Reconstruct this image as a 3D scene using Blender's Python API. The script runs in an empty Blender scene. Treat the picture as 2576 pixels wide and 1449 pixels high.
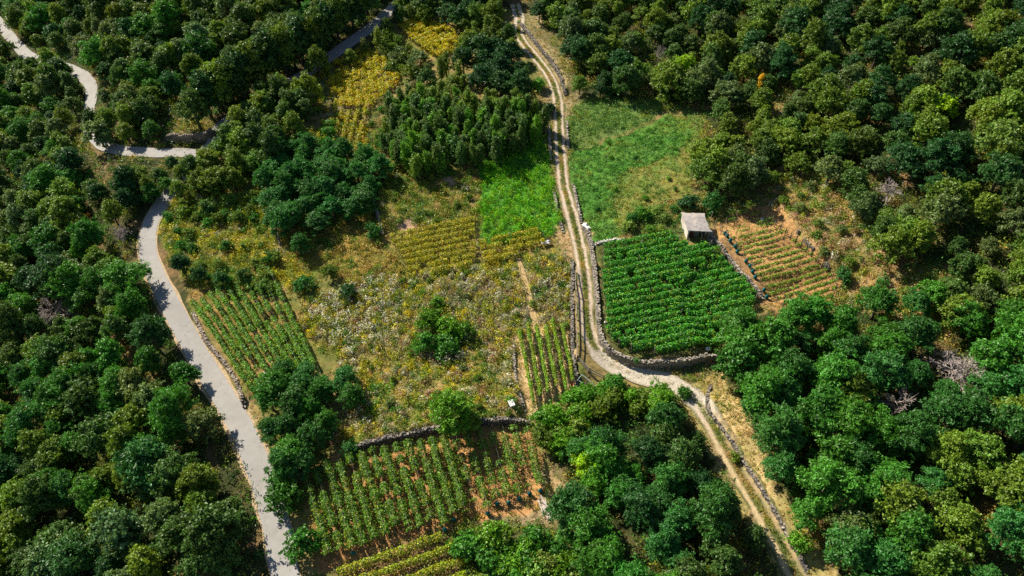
import bpy, math
import numpy as np
from mathutils import Vector
R_ = math.radians
# ------------------------------------------------------------------ camera, world, sun
scene = bpy.context.scene
COL = scene.collection
CAM_H, PITCH, HFOV = 90.0, 45.0, 66.0
cam_d = bpy.data.cameras.new("camera"); cam = bpy.data.objects.new("camera", cam_d); COL.objects.link(cam)
cam.location = (0, 0, CAM_H); cam.rotation_euler = (R_(90 - PITCH), 0, 0)
cam_d.sensor_width = 36; cam_d.lens = 18 / math.tan(R_(HFOV / 2)); cam_d.clip_end = 6000; cam_d.clip_start = 1
scene.camera = cam
SUN_EL, SUN_AZ = 37.0, R_(-49)          # azimuth measured from +Y towards +X: sun stands beyond the fields, to the left
sd = Vector((math.sin(SUN_AZ) * math.cos(R_(SUN_EL)), math.cos(SUN_AZ) * math.cos(R_(SUN_EL)), math.sin(R_(SUN_EL))))
sl = bpy.data.lights.new("sun", 'SUN'); so = bpy.data.objects.new("sun", sl); COL.objects.link(so)
sl.energy = 5.0; sl.angle = R_(0.5); sl.color = (1.0, 0.92, 0.76)
so.rotation_euler = sd.to_track_quat('Z', 'Y').to_euler()
w = bpy.data.worlds.new("World"); scene.world = w; w.use_nodes = True
nt = w.node_tree; nt.nodes.clear()
o_ = nt.nodes.new("ShaderNodeOutputWorld"); b_ = nt.nodes.new("ShaderNodeBackground"); s_ = nt.nodes.new("ShaderNodeTexSky")
s_.sky_type = 'NISHITA'; s_.sun_disc = False; s_.sun_elevation = R_(SUN_EL); s_.sun_rotation = SUN_AZ
s_.air_density = 1.0; s_.dust_density = 0.4; s_.ozone_density = 1.6
b_.inputs[1].default_value = 0.058
nt.links.new(s_.outputs[0], b_.inputs[0]); nt.links.new(b_.outputs[0], o_.inputs[0])
scene.view_settings.view_transform = 'Standard'; scene.view_settings.look = 'None'
scene.view_settings.exposure = 0.66; scene.view_settings.gamma = 1.0
scene.render.engine = 'CYCLES'
cy = scene.cycles
cy.max_bounces = 4; cy.diffuse_bounces = 2; cy.glossy_bounces = 1; cy.transmission_bounces = 3; cy.transparent_max_bounces = 4
cy.use_denoising = False
cy.sample_clamp_indirect = 4

rng = np.random.default_rng(7)
# ------------------------------------------------------------------ small maths
FPX = 1288 / math.tan(R_(HFOV / 2))      # photo coordinates are written in a 2576 x 1449 frame
SP, CP = math.sin(R_(PITCH)), math.cos(R_(PITCH))
FWD = np.array([0, CP, -SP]); UP = np.array([0, SP, CP])
def nrm(a): return a / (np.linalg.norm(a, axis=-1, keepdims=True) + 1e-9)
def lerp(a, b, t): return a + (b - a) * t
def sstep(a, b, x):
    t = np.clip((x - a) / (b - a), 0, 1); return t * t * (3 - 2 * t)
def _h(ix, iy, s):
    n = (ix.astype(np.int64) * 374761393 + iy.astype(np.int64) * 668265263 + s * 1442695041) & 0x7fffffff
    n = ((n ^ (n >> 13)) * 1274126177) & 0x7fffffff
    return ((n ^ (n >> 16)) & 0xffff) / 65535.0
def vnoise(x, y, s=0):
    x = np.asarray(x, float); y = np.asarray(y, float)
    ix = np.floor(x); iy = np.floor(y); fx = x - ix; fy = y - iy
    fx = fx * fx * (3 - 2 * fx); fy = fy * fy * (3 - 2 * fy)
    a = _h(ix, iy, s); b = _h(ix + 1, iy, s); c = _h(ix, iy + 1, s); d = _h(ix + 1, iy + 1, s)
    return a + (b - a) * fx + (c - a) * fy + (a - b - c + d) * fx * fy
def fbm(x, y, s=0, o=3):
    v = 0; a = .5; t = 0
    for i in range(o):
        v = v + a * vnoise(x * 2 ** i, y * 2 ** i, s + i * 17); t += a; a *= .5
    return v / t
def proj(P):
    P = np.asarray(P, float); d = P - np.array([0, 0, CAM_H])
    z = d @ FWD; return np.stack([1288 + FPX * d[..., 0] / z, 724.5 - FPX * (d @ UP) / z], -1)
def inpoly(pts, poly):
    x = pts[..., 0]; y = pts[..., 1]; r = np.zeros(x.shape, bool); n = len(poly)
    for i in range(n):
        x1, y1 = poly[i]; x2, y2 = poly[(i + 1) % n]
        if y1 == y2: continue
        r ^= ((y1 > y) != (y2 > y)) & (x < (x2 - x1) * (y - y1) / (y2 - y1) + x1)
    return r
def dist_poly(x, y, line):
    """distance, signed side (+ = to the right of travel), arclength to a polyline"""
    best = np.full(np.shape(x), 1e9); side = np.zeros(np.shape(x)); arc = np.zeros(np.shape(x)); s0 = 0
    for i in range(len(line) - 1):
        a = line[i]; b = line[i + 1]; d = b - a; L = math.hypot(*d)
        t = np.clip(((x - a[0]) * d[0] + (y - a[1]) * d[1]) / (L * L), 0, 1)
        qx = x - a[0] - t * d[0]; qy = y - a[1] - t * d[1]; q = np.hypot(qx, qy)
        m = q < best; best = np.where(m, q, best)
        side = np.where(m, np.sign((y - a[1]) * d[0] - (x - a[0]) * d[1]) * -1, side)
        arc = np.where(m, s0 + t * L, arc); s0 += L
    return best, side, arc, s0
# ------------------------------------------------------------------ terrain
def base_h(x, y):
    z = 0.075 * x + 0.045 * (y - 90)
    z = z + 0.30 * np.logaddexp(0, (x - 52) / 6) * 6 * sstep(60, 110, y) + 0.16 * np.logaddexp(0, (x - 45) / 8) * 8 * (1 - sstep(60, 110, y))
    xr = np.interp(y, [0, 42, 100, 130, 400], [-2, -27, -62, -75, -120])
    dl = np.logaddexp(0, (xr - 7 - x) / 4) * 4
    z = z - 11 * (1 - np.exp(-0.022 * dl)) * 1.6
    z = z + (fbm(x / 31, y / 31, 3) - .5) * 1.6
    return z
WALLS = []   # (world polyline, dz, L, high side)
def height_fn(x, y):
    z = base_h(x, y)
    for line, dz, L, hs in WALLS:
        q, s, arc, tot = dist_poly(x, y, line)
        e = sstep(0, 2.5, arc) * sstep(0, 2.5, tot - arc)
        hi = np.where(s * hs > 0, np.clip(1 - q / L, 0, 1), 0)
        z = z + dz * e * hi * np.where(q < .25, q / .25, 1)
    return z
def ray(px):
    px = np.asarray(px, float)
    return FWD + ((px[..., 0] - 1288) / FPX)[..., None] * np.array([1., 0, 0]) + ((724.5 - px[..., 1]) / FPX)[..., None] * UP
def unproj_fn(px, H):
    d = ray(px); C = np.array([0, 0, CAM_H]); n = d.shape[0]
    lo = np.zeros(n); done = np.zeros(n, bool); t = 55.0; prev = np.full(n, 9.); tp = np.full(n, t)
    out = np.full(n, 400.)
    while t < 520:
        P = C + d * t; g = P[:, 2] - H(P[:, 0], P[:, 1])
        hit = (~done) & (g <= 0)
        out[hit] = (t - .6) + .6 * prev[hit] / (prev[hit] - g[hit] + 1e-9); done |= hit
        if done.all(): break
        prev = g; t += .6
    P = C + d * out[:, None]; P[:, 2] = H(P[:, 0], P[:, 1]); return P
def add_wall(px, dz, L, hs):
    P = unproj_fn(np.array(px, float), height_fn)
    WALLS.append((P[:, :2], dz, L, hs)); return P[:, :2]
W = {}
# foot lines of the dry stone walls (photo frame), height step, how far the step carries, side that is higher
WDEF = dict(
 road=([(487, 790), (520, 862), (567, 918), (600, 968), (616, 1024)], 1.0, 9, -1),
 track_low=([(1440, 660), (1439, 760), (1439, 900), (1446, 940), (1455, 975)], 1.3, 5, -1),
 curved=([(1466, 572), (1480, 600), (1488, 635), (1494, 683), (1498, 733), (1502, 783), (1506, 845), (1517, 878), (1542, 900), (1582, 919), (1625, 926), (1717, 922), (1800, 903)], 1.5, 30, -1),
 hut=([(1786, 596), (1794, 606), (1834, 658), (1877, 708), (1919, 752)], 0.9, 25, -1),
 rubble=([(1930, 500), (1957, 527), (1977, 555), (2007, 586), (2034, 622), (2070, 646), (2086, 690)], 0.9, 18, -1),
 lower=([(880, 1136), (902, 1132), (959, 1117), (1075, 1093), (1159, 1078), (1225, 1068), (1305, 1068), (1330, 1066)], 1.3, 14, -1),
 path=([(1787, 972), (1775, 1012), (1784, 1044), (1814, 1078), (1844, 1120), (1867, 1163), (1894, 1203), (1924, 1250), (1947, 1290), (1974, 1340), (2030, 1440)], 0.9, 10, -1),
 field=([(934, 486), (942, 520), (954, 553), (962, 590)], 1.0, 14, -1),
 scrub=([(677, 530), (690, 573), (707, 618)], 0.8, 10, -1),
 hairpin=([(420, 352), (470, 362), (530, 352), (545, 338)], 1.8, 8, -1),
 upper_track=([(1309, 62), (1352, 118), (1388, 162), (1410, 196), (1422, 240)], 0.8, 6, -1),
)
for k, (px, dz, L, hs) in WDEF.items(): W[k] = add_wall(px, dz, L, hs)
GS = 0.6
cx = np.arange(-175, 200.1, GS); cyy = np.arange(15, 265.1, GS)
ox = np.array([30, 70, 130, 250, 500, 1000, 2000.])
XS = np.concatenate([cx[0] - ox[::-1], cx, cx[-1] + ox]); YS = np.concatenate([cyy[0] - ox[::-1], cyy, cyy[-1] + ox])
GX, GY = np.meshgrid(XS, YS)
GZ = height_fn(GX, GY)
far = np.maximum(0, np.hypot(np.maximum(0, np.abs(GX - 12) - 190), np.maximum(0, np.abs(GY - 140) - 130)))
GZ = np.where(far > 0, np.clip(GZ, -40, 75), GZ)
_core = GZ[len(ox):len(ox) + len(cyy), len(ox):len(ox) + len(cx)]
def H(x, y):
    fx = np.clip((np.asarray(x, float) - cx[0]) / GS, 0, len(cx) - 1.001); fy = np.clip((np.asarray(y, float) - cyy[0]) / GS, 0, len(cyy) - 1.001)
    ix = fx.astype(int); iy = fy.astype(int); fx = fx - ix; fy = fy - iy
    return (_core[iy, ix] * (1 - fx) + _core[iy, ix + 1] * fx) * (1 - fy) + (_core[iy + 1, ix] * (1 - fx) + _core[iy + 1, ix + 1] * fx) * fy
def G(px):
    a = np.array(px, float); one = a.ndim == 1
    P = unproj_fn(np.atleast_2d(a), H); return P[0] if one else P
def WP(poly): return G(poly)[:, :2]
# ------------------------------------------------------------------ mesh + object helpers
def make_mesh(name, V, F4, mats, attrs=None, mat_idx=None, smooth=False):
    """V (n,3), F4 (m,k) faces with k corners"""
    me = bpy.data.meshes.new(name); V = np.ascontiguousarray(V, np.float32); F4 = np.ascontiguousarray(F4, np.int32)
    me.vertices.add(len(V)); me.vertices.foreach_set("co", V.ravel())
    k = F4.shape[1]; me.loops.add(F4.size); me.polygons.add(len(F4))
    me.loops.foreach_set("vertex_index", F4.ravel()); me.polygons.foreach_set("loop_start", np.arange(0, F4.size, k, dtype=np.int32))
    for m in (mats if isinstance(mats, (list, tuple)) else [mats]): me.materials.append(m)
    if mat_idx is not None: me.polygons.foreach_set("material_index", np.ascontiguousarray(mat_idx, np.int32))
    me.polygons.foreach_set("use_smooth", np.full(len(F4), smooth))
    me.update(calc_edges=True)
    for an, (typ, dom, arr) in (attrs or {}).items():
        at = me.attributes.new(an, typ, dom)
        at.data.foreach_set("color" if typ == 'FLOAT_COLOR' else "value", np.ascontiguousarray(arr, np.float32).ravel())
    return me
def link(name, me, parent=None, loc=None, **props):
    o = bpy.data.objects.new(name, me); COL.objects.link(o)
    if parent is not None: o.parent = parent
    if loc is not None: o.location = loc
    for k, v in props.items(): o[k] = v
    return o
def tag(o, label, cat, group=None):
    o['label'] = label; o['category'] = cat
    if group: o['group'] = group
    return o
class MB:
    def __init__(s): s.V = []; s.F = []; s.n = 0; s.C = []
    def add(s, V, F, c=None):
        V = np.asarray(V, float); F = np.asarray(F, int); s.V.append(V); s.F.append(F + s.n); s.n += len(V)
        if c is not None: s.C.append(np.tile(np.asarray(c, float), (len(F), 1)))
    def box(s, c, size, rz=0, tilt=(0, 0), jit=0, col=None):
        a = np.array([[x, y, z] for x in (-.5, .5) for y in (-.5, .5) for z in (-.5, .5)]) * np.asarray(size)
        if jit: a = a + rng.normal(0, jit, a.shape)
        ax, ay = tilt
        Ry = np.array([[math.cos(ay), 0, math.sin(ay)], [0, 1, 0], [-math.sin(ay), 0, math.cos(ay)]])
        Rx = np.array([[1, 0, 0], [0, math.cos(ax), -math.sin(ax)], [0, math.sin(ax), math.cos(ax)]])
        Rz = np.array([[math.cos(rz), -math.sin(rz), 0], [math.sin(rz), math.cos(rz), 0], [0, 0, 1]])
        a = a @ (Rz @ Ry @ Rx).T + np.asarray(c)
        s.add(a, [[0, 1, 3, 2], [4, 6, 7, 5], [0, 4, 5, 1], [2, 3, 7, 6], [0, 2, 6, 4], [1, 5, 7, 3]], col)
    def tube(s, pts, rad, sides=5, col=None):
        pts = np.asarray(pts, float); rad = np.broadcast_to(rad, (len(pts),)); T = nrm(np.gradient(pts, axis=0))
        ref = np.array([0.31, .17, .93]) if abs(T[0][2]) < .8 else np.array([1., .1, 0]); A = nrm(np.cross(T, ref)); B = np.cross(T, A)
        an = np.arange(sides) * 2 * math.pi / sides
        V = (pts[:, None] + rad[:, None, None] * (np.cos(an)[None, :, None] * A[:, None] + np.sin(an)[None, :, None] * B[:, None])).reshape(-1, 3)
        F = [[i * sides + j, i * sides + (j + 1) % sides, (i + 1) * sides + (j + 1) % sides, (i + 1) * sides + j] for i in range(len(pts) - 1) for j in range(sides)]
        n = len(pts) - 1
        V = np.concatenate([V, pts[:1], pts[-1:]]); a, b = len(V) - 2, len(V) - 1
        for j in range(0, sides, 1):
            F.append([a, (j + 1) % sides, j, j]); F.append([b, n * sides + j, n * sides + (j + 1) % sides, n * sides + (j + 1) % sides])
        s.addmixed(V, F, col)
    def addmixed(s, V, F, col=None):
        # degenerate quads are written as kites that reuse the cap centre
        F = [[f[0], f[1], f[2], f[0]] if f[2] == f[3] else f for f in F]
        s.add(V, F, col)
    def mesh(s, name, mat, smooth=False):
        V = np.concatenate(s.V); F = np.concatenate(s.F)
        me = bpy.data.meshes.new(name)
        at = np.concatenate(s.C) if s.C and sum(len(c) for c in s.C) == len(F) else None
        me.from_pydata(V.tolist(), [], [([f[0], f[1], f[2]] if f[3] == f[0] else f) for f in F.tolist()])
        me.materials.append(mat); me.polygons.foreach_set("use_smooth", np.full(len(F), smooth)); me.update()
        if at is not None:
            a = me.attributes.new("col", 'FLOAT_COLOR', 'FACE'); a.data.foreach_set("color", np.concatenate([at, np.ones((len(at), 1))], 1).astype(np.float32).ravel())
        return me
# ------------------------------------------------------------------ materials
def mat(name):
    m = bpy.data.materials.new(name); m.use_nodes = True; n = m.node_tree; n.nodes.clear(); return m, n
def N(n, t, **kw):
    x = n.nodes.new(t)
    for k, v in kw.items():
        if k.startswith('i_'): x.inputs[int(k[2:]) if k[2:].isdigit() else k[2:]].default_value = v
        else: setattr(x, k, v)
    return x
def mixc(n, a, b, f, blend='MIX'):
    m = n.nodes.new("ShaderNodeMix"); m.data_type = 'RGBA'; m.blend_type = blend
    for sock, v in ((m.inputs[0], f), (m.inputs[6], a), (m.inputs[7], b)):
        if hasattr(v, 'is_linked') or hasattr(v, 'links'): n.links.new(v, sock)
        else: sock.default_value = v if not isinstance(v, tuple) or len(v) == 4 else (*v, 1)
    return m.outputs[2]
def mathn(n, op, a, b=0.5):
    m = n.nodes.new("ShaderNodeMath"); m.operation = op
    for i, v in enumerate((a, b)):
        if hasattr(v, 'links'): n.links.new(v, m.inputs[i])
        else: m.inputs[i].default_value = v
    return m.outputs[0]
def leaf_material(name, per_object):
    m, n = mat(name)
    out = N(n, "ShaderNodeOutputMaterial")
    tone = N(n, "ShaderNodeAttribute", attribute_name="tone").outputs[2]
    if per_object:
        base = N(n, "ShaderNodeObjectInfo").outputs['Color']
        warm = mixc(n, (1.45, 1.2, .55, 1), (.75, .95, 1.15, 1), mathn(n, 'MULTIPLY', tone, 1.0))
        base = mixc(n, base, warm, .38, 'MULTIPLY')
    else:
        base = N(n, "ShaderNodeAttribute", attribute_name="col").outputs[0]
    br = mathn(n, 'MULTIPLY_ADD', tone, 1.0); br.node.inputs[2].default_value = .5
    hv = N(n, "ShaderNodeVectorMath", operation='SCALE'); n.links.new(base, hv.inputs[0]); n.links.new(br, hv.inputs[3])
    c = hv.outputs[0]
    p = N(n, "ShaderNodeBsdfPrincipled"); n.links.new(c, p.inputs['Base Color']); p.inputs['Roughness'].default_value = .48; p.inputs['Specular IOR Level'].default_value = .35
    tr = N(n, "ShaderNodeBsdfTranslucent"); n.links.new(mixc(n, c, (1.25, 1.15, .45, 1), 1.0, 'MULTIPLY'), tr.inputs[0])
    mx = N(n, "ShaderNodeMixShader"); mx.inputs[0].default_value = .27
    n.links.new(p.outputs[0], mx.inputs[1]); n.links.new(tr.outputs[0], mx.inputs[2]); n.links.new(mx.outputs[0], out.inputs[0])
    return m
M_TREE = leaf_material("tree_leaves", True); M_VEG = leaf_material("plant_leaves", False)
def noise_material(name, c1, c2, scale=3, rough=.9, detail=5, bump=.3, attr=None, c3=None, stretch=None):
    m, n = mat(name); out = N(n, "ShaderNodeOutputMaterial"); p = N(n, "ShaderNodeBsdfPrincipled"); p.inputs['Roughness'].default_value = rough
    p.inputs['Specular IOR Level'].default_value = .2
    tc = N(n, "ShaderNodeTexCoord"); mp = N(n, "ShaderNodeMapping"); n.links.new(tc.outputs['Object'], mp.inputs[0])
    if stretch: mp.inputs['Scale'].default_value = stretch
    nz = N(n, "ShaderNodeTexNoise"); nz.inputs['Scale'].default_value = scale; nz.inputs['Detail'].default_value = detail; nz.inputs['Roughness'].default_value = .65
    n.links.new(mp.outputs[0], nz.inputs[0])
    rp = N(n, "ShaderNodeMapRange"); rp.inputs[1].default_value = .35; rp.inputs[2].default_value = .65; n.links.new(nz.outputs[0], rp.inputs[0])
    if attr:
        a = N(n, "ShaderNodeAttribute", attribute_name=attr).outputs[0]
        col = mixc(n, mixc(n, a, (*c1, 1), 1.0, 'MULTIPLY'), mixc(n, a, (*c2, 1), 1.0, 'MULTIPLY'), rp.outputs[0])
    else: col = mixc(n, (*c1, 1), (*c2, 1), rp.outputs[0])
    if c3:
        n2 = N(n, "ShaderNodeTexNoise"); n2.inputs['Scale'].default_value = scale * .17; n2.inputs['Detail'].default_value = 3; n.links.new(mp.outputs[0], n2.inputs[0])
        r2 = N(n, "ShaderNodeMapRange"); r2.inputs[1].default_value = .5; r2.inputs[2].default_value = .7; n.links.new(n2.outputs[0], r2.inputs[0])
        col = mixc(n, col, (*c3, 1), r2.outputs[0])
    n.links.new(col, p.inputs['Base Color'])
    if bump:
        b = N(n, "ShaderNodeBump"); b.inputs['Strength'].default_value = bump; b.inputs['Distance'].default_value = .15; n.links.new(nz.outputs[0], b.inputs['Height']); n.links.new(b.outputs[0], p.inputs['Normal'])
    n.links.new(p.outputs[0], out.inputs[0]); return m
M_GROUND = noise_material("soil_and_turf", (.62, .62, .6), (1.3, 1.28, 1.25), 1.6, 1, 8, .8, attr="col")
M_ROAD = noise_material("worn_pale_asphalt", (.335, .32, .31), (.39, .375, .36), 1.1, .85, 6, .05, c3=(.31, .295, .285))
def road_detail(m):
    n = m.node_tree; p = [x for x in n.nodes if x.type == 'BSDF_PRINCIPLED'][0]; src = p.inputs['Base Color'].links[0].from_socket; tc = [x for x in n.nodes if x.type == 'TEX_COORD'][0]
    vo = N(n, "ShaderNodeTexVoronoi", feature='DISTANCE_TO_EDGE'); vo.inputs['Scale'].default_value = .16
    wz = N(n, "ShaderNodeTexNoise"); wz.inputs['Scale'].default_value = .7; wz.inputs['Detail'].default_value = 4; n.links.new(tc.outputs['Object'], wz.inputs[0])
    ad = N(n, "ShaderNodeVectorMath", operation='ADD'); sc = N(n, "ShaderNodeVectorMath", operation='SCALE'); sc.inputs[3].default_value = 3.0; n.links.new(wz.outputs[1], sc.inputs[0]); n.links.new(tc.outputs['Object'], ad.inputs[0]); n.links.new(sc.outputs[0], ad.inputs[1]); n.links.new(ad.outputs[0], vo.inputs[0])
    lt = N(n, "ShaderNodeMapRange"); lt.inputs[1].default_value = .0; lt.inputs[2].default_value = .016; lt.inputs[3].default_value = .45; lt.inputs[4].default_value = 0; n.links.new(vo.outputs[0], lt.inputs[0])
    c = mixc(n, src, (.20, .185, .17, 1), lt.outputs[0])
    pn = N(n, "ShaderNodeTexNoise"); pn.inputs['Scale'].default_value = .22; pn.inputs['Detail'].default_value = 6; n.links.new(tc.outputs['Object'], pn.inputs[0])
    mr = N(n, "ShaderNodeMapRange"); mr.inputs[1].default_value = .35; mr.inputs[2].default_value = .7; mr.inputs[3].default_value = 0; mr.inputs[4].default_value = .4; n.links.new(pn.outputs[0], mr.inputs[0])
    c = mixc(n, c, (.33, .30, .27, 1), mr.outputs[0]); n.links.new(c, p.inputs['Base Color'])
road_detail(M_ROAD)
M_TRACK = noise_material("gravel_track", (.72, .72, .72), (1.22, 1.2, 1.18), 3.2, .95, 8, .5, attr="col")
M_STONE = noise_material("dry_stone", (.75, .75, .75), (1.2, 1.18, 1.15), 5, .9, 5, .3, attr="col")
M_BARK = noise_material("bark", (.07, .05, .035), (.14, .11, .085), 6, .95)
M_DEAD = noise_material("dead_wood", (.36, .29, .27), (.52, .44, .41), 4, .9)
M_WOOD = noise_material("grey_wood", (.22, .18, .14), (.42, .36, .30), 3, .9, stretch=(1, 1, .3))
M_DARKWOOD = noise_material("dark_wood", (.05, .035, .025), (.13, .09, .06), 5, .9)
M_PLASTER = noise_material("lime_plaster", (.60, .53, .46), (.74, .68, .61), 1.6, .9, 6, .15, c3=(.45, .38, .32))
M_CONC = noise_material("weathered_concrete_roof", (.27, .245, .24), (.44, .40, .38), 1.9, .9, 7, .3, c3=(.52, .45, .40))
M_WHITE = noise_material("white_plastic", (.62, .62, .63), (.72, .72, .72), 1, .5, 2, .1)
M_TEAL = noise_material("teal_netting", (.01, .10, .12), (.02, .19, .19), 8, .7, 3, .6)
M_ORANGE = noise_material("orange_plastic", (.75, .13, .015), (.85, .18, .02), 3, .5, 2, .1)
M_GREENMETAL = noise_material("pale_green_metal", (.22, .30, .24), (.34, .42, .35), 4, .6, 3, .1)
M_WIRE = noise_material("galvanised_wire", (.25, .25, .24), (.35, .35, .33), 4, .5, 2, 0)
# ------------------------------------------------------------------ zones (photo frame outlines of ground cover)
Zp = dict(
 roadside=[(412, 520), (440, 470), (520, 450), (600, 440), (655, 450), (680, 530), (700, 580), (735, 650), (800, 680), (760, 760), (700, 700), (560, 730), (480, 730), (430, 640), (393, 575)],
 left_vines=[(470, 750), (500, 715), (570, 730), (690, 670), (740, 780), (795, 890), (790, 935), (700, 935), (650, 1000), (618, 1000), (560, 880), (510, 800)],
 dry_mid=[(690, 560), (830, 550), (930, 500), (960, 600), (1000, 640), (1010, 700), (900, 720), (800, 680), (740, 650), (700, 600)],
 brown_field=[(936, 482), (1010, 425), (1205, 395), (1212, 560), (990, 592), (958, 590)],
 yellow_mid=[(970, 590), (1200, 550), (1200, 668), (1030, 708), (1010, 660)],
 yellow_mid2=[(1200, 615), (1355, 582), (1385, 620), (1212, 672)],
 meadow=[(1205, 405), (1235, 395), (1270, 368), (1375, 342), (1380, 420), (1400, 480), (1410, 565), (1370, 600), (1210, 618)],
 bramble_meadow=[(1425, 290), (1450, 262), (1530, 245), (1600, 255), (1660, 250), (1680, 275), (1600, 320), (1520, 350), (1435, 388)],
 green_meadow=[(1432, 390), (1520, 355), (1600, 330), (1680, 290), (1740, 300), (1745, 340), (1700, 395), (1640, 410), (1560, 440), (1550, 500), (1560, 590), (1500, 610), (1465, 545), (1442, 480)],
 dry_meadow=[(1640, 245), (1700, 255), (1775, 300), (1750, 400), (1740, 470), (1700, 520), (1660, 560), (1560, 590), (1540, 500), (1560, 440), (1640, 405), (1700, 395), (1740, 330), (1735, 300), (1680, 290)],
 hut_scrub=[(1560, 590), (1600, 530), (1700, 500), (1850, 490), (1900, 500), (1870, 530), (1790, 560), (1715, 590), (1700, 600)],
 abandoned=[(1010, 700), (1200, 668), (1390, 628), (1440, 655), (1442, 832), (1320, 840), (1288, 858), (1300, 970), (1312, 1045), (1225, 1052), (1075, 1078), (905, 1120), (830, 1110), (870, 1010), (895, 960), (850, 900), (790, 880), (740, 770), (830, 720), (990, 680)],
 flowers=[(765, 770), (850, 730), (1000, 680), (1012, 740), (1000, 820), (920, 852), (840, 875), (775, 850)],
 grey_scrub=[(1060, 740), (1200, 690), (1300, 700), (1435, 670), (1437, 800), (1300, 820), (1180, 900), (1020, 930), (1000, 870), (1050, 820)],
 six_rows=[(1296, 850), (1415, 812), (1441, 830), (1443, 945), (1452, 975), (1380, 1030), (1316, 1040)],
 dense_vines=[(1500, 622), (1570, 600), (1690, 588), (1720, 615), (1800, 612), (1920, 755), (1840, 830), (1800, 895), (1620, 918), (1540, 890), (1512, 850), (1500, 740)],
 young_vines=[(1785, 590), (1820, 548), (1870, 524), (1940, 515), (2120, 705), (2095, 770), (1960, 790), (1920, 760)],
 hillside=[(1920, 490), (1940, 420), (2080, 430), (2190, 530), (2310, 640), (2430, 780), (2380, 850), (2250, 800), (2110, 760), (2110, 705), (1940, 520)],
 lower_vines=[(750, 1180), (900, 1125), (1230, 1060), (1335, 1066), (1365, 1180), (1400, 1290), (1300, 1292), (1150, 1325), (1110, 1340), (850, 1430), (800, 1450), (790, 1350)],
 bottom_vines=[(835, 1432), (1110, 1328), (1170, 1350), (1190, 1560), (840, 1560)],
 bottom_bank=[(1380, 1150), (1440, 1200), (1440, 1330), (1200, 1330), (1180, 1310), (1370, 1285), (1360, 1180)],
 bramble_bank=[(1120, 1335), (1200, 1300), (1300, 1310), (1420, 1330), (1470, 1460), (1500, 1580), (1180, 1580), (1160, 1400)],
 path_side=[(1690, 955), (1800, 925), (1835, 960), (1880, 1050), (1920, 1130), (1935, 1200), (1990, 1280), (2060, 1345), (2120, 1460), (2170, 1580), (2010, 1580), (1940, 1400), (1850, 1250), (1760, 1100), (1720, 1020)],
 under_wall=[(1530, 920), (1620, 930), (1800, 905), (1820, 945), (1700, 965), (1600, 945)],
 upper_yellow=[(1000, 75), (1060, 50), (1110, 55), (1156, 95), (1148, 120), (1100, 150), (1070, 135), (1040, 112)],
 mid_yellow=[(840, 160), (920, 122), (965, 150), (1010, 200), (965, 255), (930, 278), (865, 275), (830, 235)],
 low_yellow=[(740, 355), (850, 285), (925, 278), (925, 400), (860, 380), (760, 350)],
 dry_strip=[(780, 190), (850, 160), (835, 240), (860, 280), (800, 300), (770, 250)],
 weedy_strip=[(925, 278), (965, 255), (970, 400), (1010, 425), (1000, 450), (930, 410)],
 hairpin_bank=[(410, 245), (530, 250), (550, 300), (520, 345), (430, 345)],
 track_top=[(1270, 60), (1290, 25), (1345, 20), (1440, 140), (1460, 250), (1425, 300), (1370, 300), (1380, 200), (1330, 140), (1300, 100)],
 track_clearing=[(1405, 560), (1470, 560), (1480, 620), (1455, 700), (1400, 610)],
 wood_gap=[(1890, 240), (1960, 225), (1995, 290), (1940, 300)],
 bare_a=[(1000, 556), (1022, 553), (1042, 560), (1040, 578), (1015, 582), (998, 572)],
 bare_b=[(1112, 442), (1135, 445), (1150, 460), (1135, 470), (1115, 458)],
 bare_c=[(1380, 1190), (1430, 1215), (1425, 1250), (1390, 1240)],
 dirt_strip=[(1790, 600), (1812, 592), (1925, 735), (1945, 790), (1915, 760), (1850, 675)],
 road_verge=[(600, 1000), (620, 990), (660, 1100), (672, 1160), (655, 1160), (615, 1050)],
)
ZW = {k: WP(v) for k, v in Zp.items()}
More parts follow.
